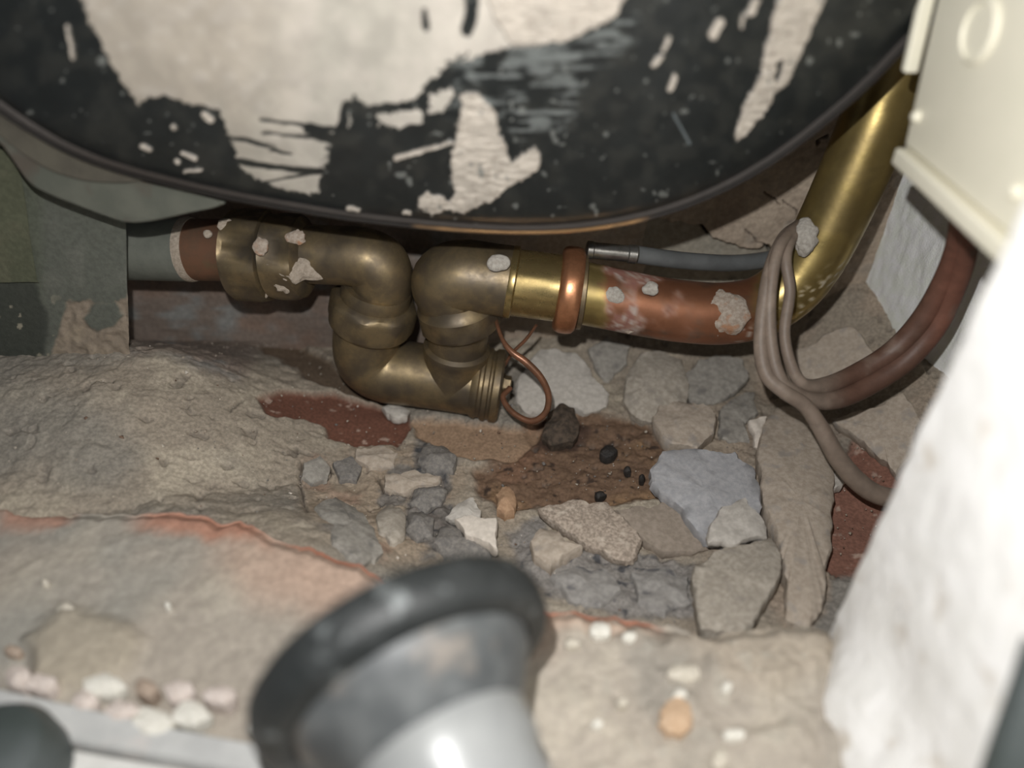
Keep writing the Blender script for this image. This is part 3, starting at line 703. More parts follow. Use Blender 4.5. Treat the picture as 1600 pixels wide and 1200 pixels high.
lathe('drain_plug', Q(780, 598), Q(799, 601), [(0, .0085), (.4, .0085), (.42, .0070), (.9, .0070), (1, .0055)], M['brass'], cap, 24, (0, 1, 6))
nb = lathe('union_nut', Q(712, 462), Q(722, 512), [(0, .0265), (.22, .0285), (.30, .0310), (.40, .0325), (.78, .0325), (.88, .0300), (1, .0245)], M['brass'], run, 48, (.34, .84, 8))
e2 = tube('elbow', [Q(718, 492), Q(706, 464), Q(701, 441), Q(726, 433), Q(770, 437), Q(803, 441)], [.0250, .0262, .0275, .0272, .0262, .0262], M['brass'], run, 8, 48)
lathe('sleeve', Q(800, 441), Q(876, 451), [(0, .0262), (.02, .0252), (.06, .0245), (1, .0245)], M['brass_bright'], run, 56)
lathe('elbow_collar', Q(794, 440), Q(806, 442), [(0, .0262), (.2, .0268), (.8, .0268), (1, .0250)], M['brass_bright'], run, 56)
lathe('ring_nut', Q(871, 451), Q(906, 456), [(0, .0255), (.03, .0290), (.12, .0308), (.30, .0318), (.60, .0320), (.85, .0312), (.97, .0290), (1, .024)], M['copper_ring'], run, 160, None, 50, .00018)
lathe('ring_nut_lip', Q(904, 456), Q(914, 457), [(0, .026), (.2, .0275), (.8, .0275), (1, .024)], M['brass'], run, 60)
def build_bent():
    P = [Q(900, 456), Q(950, 466), Q(1010, 478), Q(1070, 487), Q(1130, 490), Q(1185, 480), Q(1232, 450), Q(1268, 405), Q(1300, 345), Q(1332, 275), Q(1362, 205), Q(1388, 140), Q(1412, 70), Q(1436, -10)]
    path = cat_rom(P, 10)
    v, f = sweep(path, .0228, 72, True)
    px, py = proj(v); n1 = fbm(v[:, 0] * 90, v[:, 1] * 90, v[:, 2] * 90, 12, 4); n3 = fbm(v[:, 0] * 300, v[:, 1] * 300, v[:, 2] * 300, 14, 3)
    brass = np.array([.40, .30, .115]); dull = np.array([.26, .195, .085])
    c = np.tile(brass, (len(v), 1)); c = mixc(c, dull, sstep(-.1, .4, n1) * .7)
    cu = sstep(936, 948, px + 14 * n1) * sstep(1200, 1165, px + 20 * n1)
    c = mixc(c, [.30, .13, .070], cu); c = mixc(c, [.20, .115, .075], cu * sstep(0, .4, n1))
    ver = cu * sstep(.05, .4, fbm(v[:, 0] * 60, v[:, 1] * 60, v[:, 2] * 60, 35, 4) + .25 * sstep(430, 500, py)) * sstep(1100, 1000, px)
    c = mixc(c, [.40, .33, .29], ver * sstep(-.2, .25, n3)); c = mixc(c, [.24, .11, .085], ver * sstep(.1, -.2, n3))
    foot = sstep(.1, .3, n3 + .3 * n1) * sstep(35, 12, np.abs(px - 1230) * 0 + np.abs(py - (530 - .75 * np.clip(px - 1180, 0, 200)))) * (px > 1150)
    c = mixc(c, [.42, .39, .34], foot * .7)
    crust = np.clip(ver + foot, 0, 1)
    me = pyd('bent_pipe', v, f, c)
    at = me.attributes.new('rough', 'FLOAT', 'POINT'); at.data.foreach_set('value', (.33 + .12 * n1 + .5 * crust + .08 * cu).astype(np.float32))
    at = me.attributes.new('metal', 'FLOAT', 'POINT'); at.data.foreach_set('value', (.80 - .78 * crust - .15 * cu * (1 - crust)).astype(np.float32))
    return link('bent_pipe', me, M['pipe_mixed'], run)
bent = build_bent()

def blob(name, c, rx, rz, ry, m, parent=None, seed=1, amp=.25, freq=260, ns=40, nr=14, nrm=None, donut=0.0, curv=.0245):
    """a lumpy flattened deposit stuck to a surface; nrm is the direction it bulges"""
    c = np.asarray(c, float)
    n = np.asarray(nrm if nrm is not None else (CAM - c), float); n /= np.linalg.norm(n)
    a = np.cross([0, 0, 1.0], n); a /= np.linalg.norm(a); b = np.cross(n, a)
    v = []; f = []
    for i in range(nr + 1):
        t = i / nr; rr = math.sin(t * math.pi / 2); hh = math.cos(t * math.pi / 2)
        if donut: hh *= (1 - donut * max(0, 1 - rr / .45))
        for j in range(ns):
            th = 2 * math.pi * j / ns
            tb = rz * rr * math.sin(th)
            v.append(c + a * rx * rr * math.cos(th) + b * tb + n * (ry * (hh - .35) - tb * tb / (2 * curv)))
    v = np.array(v)
    edge = np.tile(np.linspace(0, 1, nr + 1)[:, None], (1, ns)).ravel()
    k = 1 + amp * 1.6 * edge * fbm((v[:, 0] - c[0]) * 140 + seed, (v[:, 1] - c[1]) * 140, (v[:, 2] - c[2]) * 140, seed, 3)
    v = c + (v - c) * k[:, None]
    v = v + n * (amp * ry * fbm(v[:, 0] * freq, v[:, 1] * freq, v[:, 2] * freq, seed + 5, 3))[:, None] * (1 - edge)[:, None]
    for i in range(nr):
        for j in range(ns):
            q = (j + 1) % ns; f.append((i * ns + j, (i + 1) * ns + j, (i + 1) * ns + q, i * ns + q))
    f.append(tuple(nr * ns + j for j in range(ns)))
    return link(name, pyd(name, v, f), m, parent, True, 60)
def on(px, py, r, dy=0):
    """point on the near side of a pipe of radius r whose axis lies in the run"""
    p = Q(px, py, dy); q = p - CAM; L = np.linalg.norm(q); return CAM + q * (1 - r / L)
blob('limescale', on(1122, 488, .0205), .0195, .0175, .0042, M['limescale'], bent, 3, .22, 320, donut=.4)
blob('limescale', on(1070, 508, .0200), .0085, .0095, .0045, M['limescale_white'], bent, 8, .4)
blob('limescale', on(960, 462, .0215), .0075, .0060, .0030, M['limescale_white'], bent, 13, .4)
blob('limescale', on(1018, 452, .0200), .0055, .0045, .0030, M['limescale_white'], bent, 15, .4)
blob('limescale', on(1003, 500, .0205), .0190, .0080, .0020, M['limescale'], bent, 19, .5)
blob('limescale', on(918, 490, .0215), .0070, .0035, .0025, M['plaster_splat'], bent, 20, .5)
blob('limescale', on(1258, 373, .0215), .0085, .0115, .0045, M['limescale_white'], bent, 23, .35)
blob('limescale', on(778, 411, .0245), .0070, .0068, .0030, M['limescale_white'], e2, 26, .3, donut=.6)
blob('plaster_splat', on(463, 420, .0305), .0165, .0100, .0035, M['plaster_splat'], n2, 31, .6)
blob('plaster_splat', on(446, 440, .0290), .0110, .0085, .0030, M['plaster_splat'], n2, 33, .6)
blob('plaster_splat', on(408, 385, .0345), .0055, .0060, .0022, M['limescale'], n1, 36, .5)
blob('plaster_splat', on(380, 424, .0320), .0055, .0050, .0022, M['plaster_splat'], n1, 38, .5)
blob('plaster_splat', on(412, 450, .0275), .0040, .0060, .0022, M['plaster_splat'], n1, 39, .5)
blob('plaster_splat', on(350, 352, .0180), .0060, .0038, .0022, M['plaster_splat'], cp, 41, .5)
blob('plaster_splat', on(324, 365, .0215), .0028, .0028, .0016, M['plaster_splat'], cp, 43, .4)
blob('plaster_splat', on(304, 395, .0225), .0045, .0150, .0018, M['plaster_splat'], cp, 44, .5)
blob('plaster_splat', on(466, 370, .0200), .0065, .0060, .0022, M['limescale'], el, 47, .5)
blob('solder_spot', on(706, 568, .0262), .0040, .0042, .0020, M['limescale_white'], tp, 49, .5)
# raised casting marks on the second elbow
def casting_mark():
    v = []; f = []
    for k in range(6):
        a0 = 742 + 9 * k
        for (ax, ay, bx, by) in ((a0, 447, a0 + 4, 466),) + (((a0, 448, a0 + 8, 449),) if k % 2 else ((a0, 458, a0 + 8, 459),)):
            base = len(v); p0 = on(ax, ay, .0258); p1 = on(bx, by, .0252)
            t = (p1 - p0); t /= np.linalg.norm(t); nn = (CAM - p0); nn /= np.linalg.norm(nn); s = np.cross(t, nn)
            for p in (p0, p1):
                for e in ((-1, -1), (1, -1), (.5, 1), (-.5, 1)): v.append(p + s * e[0] * .0005 + nn * e[1] * .0009)
            for q in ((0, 1, 5, 4), (1, 2, 6, 5), (2, 3, 7, 6), (3, 0, 4, 7), (0, 3, 2, 1), (4, 5, 6, 7)): f.append(tuple(base + i for i in q))
    return link('casting_mark', pyd('casting_mark', np.array(v), f), M['brass_bright'], e2, False)
casting_mark()

# ------------------------------------------------------------------ grey hose with a steel ferrule
hose = empty('grey_hose', Q(955, 400, .012))
tag(hose, 'thin grey hose with a shiny steel ferrule above the copper pipe', 'hose')
def QH(px, py): return PY(px, py, float(np.interp(px, [900, 1000, 1200, 1300], [.482, .482, .512, .520])))
tube('hose', [QH(985, 396), QH(1040, 404), QH(1090, 409), QH(1150, 411), QH(1205, 404), QH(1250, 390), QH(1300, 372)], .0064, M['hose'], hose, 8, 28)
lathe('ferrule', QH(916, 390), QH(996, 398), [(0, .0050), (.02, .0066), (.12, .0066), (.14, .0060), (.80, .0060), (.82, .0068), (.97, .0070), (1, .0062)], M['steel'], hose, 32)

# ------------------------------------------------------------------ copper wire loop at the plug
def W_(px, py, d): return PD(px, py, d)
w = tube('copper_wire', [W_(797, 606, .572), W_(786, 622, .566), W_(802, 645, .560), W_(830, 658, .555), W_(852, 645, .550), W_(857, 618, .545), W_(845, 590, .540), W_(822, 566, .537), W_(800, 550, .537), W_(786, 532, .540), W_(777, 508, .548), W_(774, 490, .560)], [.0022, .0022, .0023, .0024, .0024, .0024, .0026, .0028, .0024, .0016, .0014, .0014], M['wire'], None, 10, 18)
tag(w, 'thin copper wire looped beside the brass drain plug', 'wire')
w = tube('copper_wire', [W_(838, 508, .56), W_(822, 530, .57), W_(800, 552, .578), W_(788, 572, .585)], [.0012, .0014, .0014, .0012], M['wire'], None, 8, 12)
tag(w, 'short straight thin wire crossing behind the copper wire loop', 'wire')

# ------------------------------------------------------------------ brown cables
def CB(pts): return [PD(a, b, d) for a, b, d in pts]
def cable(pts, rad, label):
    path = cat_rom(CB(pts), 10)
    r = np.interp(np.linspace(0, 1, len(path)), np.linspace(0, 1, len(rad)), rad)
    v, f = sweep(path, r, 24, True)
    px, py = proj(v); n = fbm(v[:, 0] * 70, v[:, 1] * 70, v[:, 2] * 70, 3, 4)
    c = np.tile(A(112, 99, 88, .50), (len(v), 1)); c = mixc(c, A(128, 116, 104, .5), sstep(0, .45, n) * .8)
    c = mixc(c, A(92, 68, 57, .47), sstep(1275, 1335, px) * sstep(700, 640, py)); c = mixc(c, A(124, 84, 70, .46), sstep(1430, 1480, px) * .8)
    c = mixc(c, A(120, 104, 93, .5), sstep(.2, .5, n) * .5)
    o = link('brown_cable', pyd('brown_cable', v, f, c), M['cable'], None)
    tag(o, label, 'cable', 'brown cables looped on the pipe bend'); return o
cable([(1503, 330, .400), (1494, 385, .440), (1474, 440, .470), (1440, 500, .492), (1395, 548, .505), (1340, 582, .508), (1290, 602, .500), (1255, 600, .492), (1236, 570, .490), (1226, 520, .490), (1234, 455, .490), (1228, 405, .490), (1238, 372, .500), (1262, 350, .520)],
      [.0056, .0060, .0066, .0072, .0070, .0066, .0058, .0044, .0038, .0036, .0036, .0036, .0036, .0036], 'brown cable innermost of the loop around the copper bend')
cable([(1516, 340, .403), (1509, 395, .440), (1491, 450, .470), (1460, 512, .492), (1412, 566, .504), (1350, 606, .506), (1300, 626, .498), (1256, 621, .490), (1222, 596, .485), (1206, 545, .486), (1203, 470, .486), (1213, 400, .488), (1232, 366, .500), (1256, 348, .520)],
      [.0058, .0062, .0068, .0074, .0074, .0070, .0062, .0050, .0044, .0042, .0040, .0040, .0040, .0040], 'brown cable on the outside of the bundle hanging from the cream box')
cable([(1248, 352, .520), (1224, 372, .502), (1204, 418, .490), (1193, 480, .488), (1189, 540, .488), (1198, 585, .486), (1226, 612, .484), (1258, 634, .486), (1282, 668, .488), (1308, 714, .492), (1340, 752, .496), (1375, 774, .498), (1425, 782, .500)],
      [.0042, .0042, .0044, .0046, .0048, .0050, .0050, .0050, .0056, .0062, .0066, .0066, .0066], 'dull brown cable running down over the red floor patch behind the white wall')

# ------------------------------------------------------------------ cream electrical box
def build_box():
    xf = 0.200
    A0 = PX(1399, 248, xf); A1 = PX(1566, 404, xf); top = PX(1428, -30, xf - .004)
    z0 = (A0[2] + A1[2]) / 2
    root = empty('junction_box', (.26, (A0[1] + A1[1]) / 2, z0))
    tag(root, 'cream painted metal junction box beside the black tank', 'box')
    yF, yN = A0[1], .22
    zt = .46
    lean = (top[1] - A0[1]) / (top[2] - A0[2])
    def yfar(z): return yF + lean * min(z - z0, .12)
    def boxmesh(name, cs, bev, parent=root):
        bm = bmesh.new(); vs = [bm.verts.new(c) for c in cs]
        for q in ((0, 1, 2, 3), (7, 6, 5, 4), (0, 4, 5, 1), (1, 5, 6, 2), (2, 6, 7, 3), (3, 7, 4, 0)): bm.faces.new([vs[i] for i in q])
        bmesh.ops.recalc_face_normals(bm, faces=bm.faces)
        bmesh.ops.bevel(bm, geom=list(bm.edges), offset=bev, segments=3, profile=.6, affect='EDGES')
        me = bpy.data.meshes.new(name); bm.to_mesh(me); bm.free(); return link(name, me, M['cream_box'], parent)
    def hexa(x0, x1, ya, yb, za, zb, la=None):
        f = (lambda y, z: y) if la is None else la
        return [(x0, f(ya, za), za), (x0, f(yb, za), za), (x0, f(yb, zb), zb), (x0, f(ya, zb), zb), (x1, f(ya, za), za), (x1, f(yb, za), za), (x1, f(yb, zb), zb), (x1, f(ya, zb), zb)]
    L = lambda y, z: y + lean * min(max(z - z0, 0), .12) * (y > yF - .03)
    boxmesh('body', hexa(xf + .003, .325, yN, yF, z0 + .001, zt, L), .003)
    boxmesh('lid', hexa(xf - .001, xf + .004, yN, yF - .010, z0 + .010, zt, L), .0015)
    boxmesh('side_flange', hexa(xf - .004, xf + .003, yF - .0045, yF + .0005, z0 + .040, zt, L), .0012)
    boxmesh('bottom_flange', hexa(xf - .005, xf + .004, yN, yF - .006, z0, z0 + .0085), .0015)
    # round knock-out with a raised lip
    c = PX(1535, 48, xf); n = np.array([-1., 0, 0])
    lathe('knockout', (xf + .002, c[1], c[2]), (xf - .003, c[1], c[2]), [(0, .0135), (.75, .0135), (1, .0122), (1, .0110), (.72, .0104), (.70, .001)], M['cream_box'], root, 40)
    for a, b in ((1437, 182), (1593, 300)):
        p = PX(a, b, xf)
        lathe('screw', (xf + .001, p[1], p[2]), (xf - .0042, p[1], p[2]), [(0, .0030), (.6, .0030), (.9, .0022), (1, .0008)], M['cream_box'], root, 20)
build_box()

# ------------------------------------------------------------------ stones and rubble
def frac(poly, it=3, amp=.10, rng=None):
    P = [np.array(p, float) for p in poly]
    for _ in range(it):
        o = []
        for i in range(len(P)):
            a, b = P[i], P[(i + 1) % len(P)]; d = b - a; L = np.hypot(*d)
            m = (a + b) / 2 + np.array([-d[1], d[0]]) * rng.uniform(-amp, amp)
            o += [a, m] if L > 3.5 else [a]
        P = o
    return np.array(P)
def stone(name, poly, m, label, lift=.007, thick=.014, tilt=(0, 0), seed=0, group=None, dome=.0015, rel=.0014, cat='stone', plane_z=None):
    rng = random.Random(seed + 100)
    P = frac(poly, 3, .11, rng); cpx = P.mean(0)
    if plane_z is None:
        g = np.array([PG(a, b) for a, b in poly])
        Amat = np.c_[g[:, :2], np.ones(len(g))]; co = np.linalg.lstsq(Amat, g[:, 2], rcond=None)[0]
        co[:2] = np.clip(co[:2], -.5, .5); co[2] = (g[:, 2] - g[:, :2] @ co[:2]).mean()
    else: co = np.array([0., 0, plane_z])
    gc = PG(*cpx) if plane_z is None else PZ(*cpx, plane_z)
    co = co + np.array([tilt[0], tilt[1], -tilt[0] * gc[0] - tilt[1] * gc[1] + lift])
    def hit(a, b):
        r = ray(a, b); d = (co[0] * CAM[0] + co[1] * CAM[1] + co[2] - CAM[2]) / (r[2] - co[0] * r[0] - co[1] * r[1]); return CAM + r * d
    T = np.array([hit(a, b) for a, b in P]); c = T.mean(0); n = len(T)
    nrm = np.array([-co[0], -co[1], 1.0]); nrm /= np.linalg.norm(nrm)
    rings = []
    jag = np.array([rng.uniform(-1, 1) for _ in range(n)])
    rings.append(c + (T - c) * .86 - nrm * thick)
    rings.append(c + (T - c) * (1.0 + .02 * jag[:, None]) - nrm * thick * .55)
    rings.append(T - nrm * .0016)
    for k, hgt in ((.955, 0.), (.78, .35), (.55, .7), (.3, .9), (.1, 1.)):
        R_ = c + (T - c) * k + nrm * dome * hgt
        R_ = R_ + nrm * (rel * fbm(R_[:, 0] * 120 + seed, R_[:, 1] * 120, R_[:, 2] * 120, seed, 3) * 1.6)[:, None]
        rings.append(R_)
    v = np.concatenate(rings); f = []
    for i in range(len(rings) - 1):
        for j in range(n):
            k = (j + 1) % n; f.append((i * n + j, i * n + k, (i + 1) * n + k, (i + 1) * n + j))
    f.append(tuple(range(n))[::-1]); f.append(tuple((len(rings) - 1) * n + j for j in range(n)))
    org = c - nrm * thick
    o = link(name, pyd(name, v - org, f), m, None, True, 34); o.location = Vector(org)
    tag(o, label, cat, group); return o

stone('stone', [(806, 600), (828, 562), (846, 544), (866, 542), (900, 550), (918, 568), (933, 595), (952, 613), (948, 634), (912, 645), (888, 634), (864, 646), (830, 646), (808, 628)], M['s_pale'], 'pale flat stone standing behind the copper wire loop', .012, .02, (.0, .15), 1)
stone('stone', [(976, 600), (984, 575), (1000, 552), (1040, 548), (1066, 560), (1078, 600), (1070, 640), (1040, 650), (1018, 658), (988, 645), (974, 625)], M['s_beige'], 'rounded beige mortar lump to the right of the pale flat stone', .012, .02, (0, .1), 2, None, .005)
stone('stone', [(1066, 585), (1090, 562), (1130, 552), (1162, 560), (1172, 588), (1142, 616), (1114, 630), (1080, 628)], M['s_grey'], 'greenish grey mortar slab just below the limescaled copper bend', .010, .016, (0, .1), 3)
stone('stone', [(1019, 650), (1030, 632), (1060, 624), (1100, 630), (1120, 646), (1116, 674), (1090, 698), (1060, 692), (1032, 680)], M['s_warm'], 'roundish flat beige disc of mortar in the rubble centre right', .014, .018, (.05, .05), 4)
stone('stone', [(1016, 732), (1036, 703), (1104, 700), (1150, 704), (1180, 730), (1192, 790), (1190, 833), (1134, 848), (1104, 842), (1070, 796), (1050, 779), (1019, 752)], M['s_blue'], 'large blue grey slab with a sharp lower left edge', .020, .016, (-.06, .10), 5)
stone('stone', [(1128, 790), (1165, 776), (1192, 808), (1200, 838), (1150, 852), (1108, 848), (1112, 815)], M['s_pale'], 'pale flake lying on the lower corner of the blue grey slab', .0235, .008, (-.05, .1), 6)
stone('stone', [(840, 793), (868, 786), (894, 779), (948, 782), (975, 806), (1004, 842), (990, 872), (962, 872), (915, 852), (874, 823)], M['s_speck'], 'speckled brown mortar slab tilted above its beige neighbour', .014, .012, (.05, .15), 7)
stone('stone', [(960, 796), (1016, 793), (1036, 780), (1070, 799), (1104, 843), (1107, 857), (1050, 864), (1009, 848), (979, 813)], M['s_smooth'], 'smooth grey brown wedge tucked under the blue grey slab', .010, .014, (-.08, .15), 8, None, .001, .0006)
stone('stone', [(828, 846), (844, 824), (872, 828), (886, 846), (911, 852), (880, 868), (861, 886), (834, 868)], M['s_warm'], 'small beige chunk below the speckled mortar slab', .010, .014, (0, .1), 9, None, .003)
stone('stone', [(1084, 884), (1110, 866), (1137, 850), (1205, 838), (1222, 864), (1222, 894), (1200, 935), (1178, 974), (1140, 985), (1097, 980), (1087, 917)], M['s_beige'], 'large flat grey beige slab against the front ledge', .016, .02, (0, .05), 10, None, .002)
stone('stone', [(1191, 658), (1215, 634), (1256, 637), (1286, 681), (1303, 728), (1305, 780), (1299, 836), (1289, 890), (1286, 950), (1266, 978), (1228, 964), (1225, 884), (1215, 836), (1196, 790), (1188, 725)], M['s_warm'], 'long upright mortar slab between blue grey slab and red floor patch', .012, .022, (0, 0), 11, None, .004)
stone('stone', [(1170, 656), (1198, 650), (1192, 680), (1186, 700), (1180, 696)], M['s_white'], 'tiny white triangular chip at the head of the long slab', .012, .006, (0, .2), 12)
stone('stone', [(710, 810), (740, 806), (776, 808), (778, 858), (768, 852), (740, 838), (726, 834)], M['s_white'], 'bright angular white chip behind the black rubber collar', .016, .010, (.05, .1), 13, None, .0006, .0004)
stone('stone', [(696, 806), (716, 786), (740, 776), (752, 796), (750, 806), (720, 810)], M['s_pale'], 'small pale grey chip touching the bright white chip', .012, .009, (0, .1), 14)
stone('stone', [(774, 772), (784, 760), (796, 758), (806, 776), (804, 798), (788, 804), (776, 796)], M['s_peach'], 'small peach coloured pebble at the edge of the brown soil', .009, .012, (0, 0), 15, None, .003)
stone('stone', [(856, 644), (874, 630), (898, 638), (906, 660), (896, 688), (862, 694), (846, 680)], M['s_dark'], 'dark brown lump below the pale flat stone', .010, .014, (0, .1), 16, None, .004, .003)
stone('stone', [(652, 722), (660, 700), (690, 694), (714, 712), (708, 734), (672, 738)], M['s_ash'], 'dark grey clinker lump next to the tan floor strip', .0035, .012, (0, 0), 17, 'grey clinker lumps', .0045, .0018)
stone('stone', [(640, 786), (646, 766), (672, 760), (700, 764), (690, 786), (660, 798)], M['s_ash'], 'dark grey clinker lump in the middle of the ash trail', .0035, .012, (0, 0), 18, 'grey clinker lumps', .0045, .0018)
stone('stone', [(634, 826), (638, 802), (660, 798), (680, 810), (676, 836), (652, 842)], M['s_ash'], 'dark grey clinker lump left of the white chip', .0035, .012, (0, 0), 19, 'grey clinker lumps', .0045, .0018)
stone('stone', [(676, 850), (690, 820), (716, 822), (728, 845), (764, 850), (768, 868), (720, 872)], M['s_ash'], 'dark grey clinker lump directly under the bright white chip', .0035, .012, (0, 0), 20, 'grey clinker lumps', .0045, .0018)
stone('stone', [(492, 790), (524, 774), (556, 790), (586, 824), (600, 860), (566, 880), (520, 850)], M['s_grey'], 'flat grey mortar piece beside the red ledge edge', .0035, .012, (0, 0), 21, None, .002)
stone('stone', [(474, 724), (500, 712), (516, 728), (512, 752), (488, 758), (472, 744)], M['s_grey'], 'small square mortar piece left of the cracked rubble', .0035, .010, (0, 0), 22)
stone('stone', [(590, 800), (612, 786), (634, 802), (634, 836), (610, 846), (592, 830)], M['s_beige'], 'small beige mortar piece left of the clinker lumps', .0035, .012, (0, 0), 23, None, .003)
stone('stone', [(600, 742), (648, 734), (690, 744), (680, 758), (630, 768), (600, 762)], M['s_warm'], 'long beige mortar flake between two clinker lumps', .0035, .010, (0, 0), 24)
stone('stone', [(556, 700), (590, 694), (622, 706), (616, 726), (576, 730), (554, 718)], M['s_warm'], 'pinkish mortar flake below the dark red floor patch', .0035, .010, (0, 0), 25)
stone('stone', [(520, 722), (548, 712), (566, 730), (558, 752), (530, 750)], M['s_ash'], 'grey crumb of mortar left of the pinkish flake', .0035, .010, (0, 0), 26)
stone('stone', [(596, 636), (620, 630), (640, 640), (636, 652), (612, 652)], M['s_pale'], 'small pale chip on the far edge of the dark red floor patch', .005, .007, (0, 0), 27)
stone('stone', [(1240, 545), (1290, 520), (1335, 510), (1372, 560), (1400, 600), (1350, 600), (1290, 616), (1250, 598)], M['s_warm'], 'beige plaster slab leaning behind the brown cable loop', .010, .02, (0, .1), 28)
stone('stone', [(1296, 652), (1350, 640), (1412, 612), (1440, 656), (1426, 712), (1400, 742), (1366, 706), (1330, 676)], M['s_warm'], 'cracked beige plaster slab against the grey wall under the cables', .012, .02, (0, .05), 29)
stone('stone', [(1300, 730), (1326, 716), (1330, 742), (1316, 760), (1302, 764)], M['s_pale'], 'small pale crumb between long slab and lowest brown cable', .006, .008, (0, 0), 30)
stone('stone', [(860, 900), (900, 884), (950, 890), (972, 920), (940, 944), (890, 936)], M['s_mud'], 'blue grey mortar slab beside the black rubber collar', .0035, .012, (0, 0), 31, None, .002, .0015)
stone('stone', [(985, 895), (1030, 884), (1076, 900), (1080, 940), (1040, 958), (996, 940)], M['s_mud'], 'blue grey mortar slab left of the large beige slab', .0035, .012, (0, 0), 32, None, .002, .0015)
stone('stone', [(918, 545), (950, 525), (985, 540), (980, 570), (950, 600), (934, 585)], M['s_grey'], 'grey brown lump wedged behind the pale flat stone', .0035, .014, (0, .1), 33, None, .003)
stone('stone', [(1124, 640), (1150, 618), (1180, 610), (1186, 645), (1165, 662), (1172, 690), (1140, 690), (1122, 672)], M['s_grey'], 'grey slab beside the white triangular chip', .0035, .012, (0, .05), 34)
for i, (a, b, r, lab) in enumerate(((950, 706, 14, 'largest black coal fragment on the brown soil'), (980, 731, 7, 'small black coal fragment right of the largest one'), (938, 771, 9, 'black coal fragment nearest the speckled slab'), (1003, 746, 6, 'tiny black coal fragment touching the blue grey slab'))):
    rng = random.Random(i); pol = [(a + r * rng.uniform(.75, 1.15) * math.cos(t), b + .8 * r * rng.uniform(.75, 1.15) * math.sin(t)) for t in np.linspace(0, 2 * math.pi, 8)[:-1]]
    stone('coal_fragment', pol, M['coal'], lab, .004, .007, (0, 0), 60 + i, 'black coal fragments on the soil', .002, .002, 'coal')

# fine crumbs nobody could count
def build_crumbs():
    rng = np.random.RandomState(5)
    n = 1700
    x = rng.uniform(-.34, .30, n); y = rng.uniform(.25, .56, n)
    k = y > edge_y(x) + .006; x, y = x[k], y[k]
    z = ground_z(x, y); n = len(x)
    r = rng.uniform(.0003, .0010, n) * (1 + (rng.rand(n) > .93) * .9)
    pal = np.array([A(150, 142, 130, .55), A(128, 118, 106, .55), A(100, 96, 92, .55), A(92, 74, 62, .55), A(168, 160, 150, .55)])
    ci = rng.choice(5, n, p=[.3, .3, .2, .1, .1])
    base = np.array([(1, 0, 0), (-1, 0, 0), (0, 1, 0), (0, -1, 0), (0, 0, 1), (0, 0, -1)], float)
    tri = np.array([(0, 2, 4), (2, 1, 4), (1, 3, 4), (3, 0, 4), (2, 0, 5), (1, 2, 5), (3, 1, 5), (0, 3, 5)])
    V = base[None] * (r[:, None, None] * rng.uniform(.6, 1.3, (n, 6, 1))) + rng.normal(0, .15, (n, 6, 3)) * r[:, None, None]
    V = V + np.c_[x, y, z - .0006][:, None, :]
    F = (tri[None] + 6 * np.arange(n)[:, None, None]).reshape(-1, 3)
    o = link('mortar_crumbs', mesh_np('mortar_crumbs', V.reshape(-1, 3), F, np.repeat(pal[ci], 6, 0)), M['rubble'], None, False)
    tag(o, 'fine mortar crumbs and grit scattered over the rubble floor', 'crumbs', None, 'stuff')
build_crumbs()

# chips lying on the ledge
CH = [(938, 984, 20, 13, 'chip_white', 'brightest oval white chip on the ledge right of the black collar'), (984, 994, 13, 9, 'chip_white', 'small white chip just right of the bright oval chip'),
      (893, 1004, 14, 8, 'chip_cream', 'small cream chip left of the bright oval chip'), (1058, 1118, 30, 32, 'chip_orange', 'square orange brick chip on the right part of the ledge'),
      (1063, 1083, 12, 9, 'chip_white', 'white chip touching the top of the orange brick chip'), (1146, 1147, 20, 11, 'chip_white', 'long white chip lower right of the orange brick chip'),
      (1070, 1050, 30, 14, 'chip_cream', 'wide cream mortar flake above the orange brick chip'), (933, 1130, 10, 8, 'chip_white', 'small white chip left of the orange brick chip'),
      (973, 1098, 10, 8, 'chip_cream', 'small cream chip between black collar and orange chip'), (1136, 1072, 9, 11, 'chip_white', 'tiny white chip right of the cream flake'),
      (1183, 1052, 11, 8, 'chip_white', 'tiny white chip near the foot of the white wall'), (1125, 1185, 14, 18, 'chip_cream', 'cream chip at the bottom edge right of the collar'),
      (102, 951, 15, 11, 'chip_cream', 'cream mortar crumb highest in the left heap on the ledge'), (28, 1057, 24, 19, 'chip_pink', 'pinkish white crumb leftmost on the ledge'),
      (66, 1068, 23, 17, 'chip_pink', 'pinkish white crumb second from the left edge'), (134, 1094, 22, 17, 'chip_pink', 'pinkish crumb on the grey board edge'),
      (160, 1070, 34, 18, 'chip_white', 'large white crumb at the foot of the left heap'), (190, 1110, 28, 17, 'chip_pink', 'pale pink crumb right of the large white crumb'),
      (238, 1126, 36, 22, 'chip_white', 'largest white crumb lying on the grey board'), (278, 1078, 25, 19, 'chip_pink', 'pink beige crumb standing above the grey board'),
      (298, 1116, 31, 20, 'chip_white', 'white crumb right of the largest one'), (343, 1086, 29, 17, 'chip_pink', 'oval pink beige crumb rightmost of the left heap'),
      (226, 1075, 20, 16, 'chip_brown', 'brown crumb behind the white crumbs on the left'), (20, 1016, 15, 9, 'chip_brown', 'reddish brown crumb at the left frame edge'),
      (261, 944, 6, 6, 'chip_white', 'lone tiny white speck in the middle of the left ledge'), (69, 908, 7, 7, 'chip_cream', 'tiny cream speck far left on the ledge'),
      (392, 1138, 9, 8, 'chip_white', 'tiny white chip just left of the black collar')]
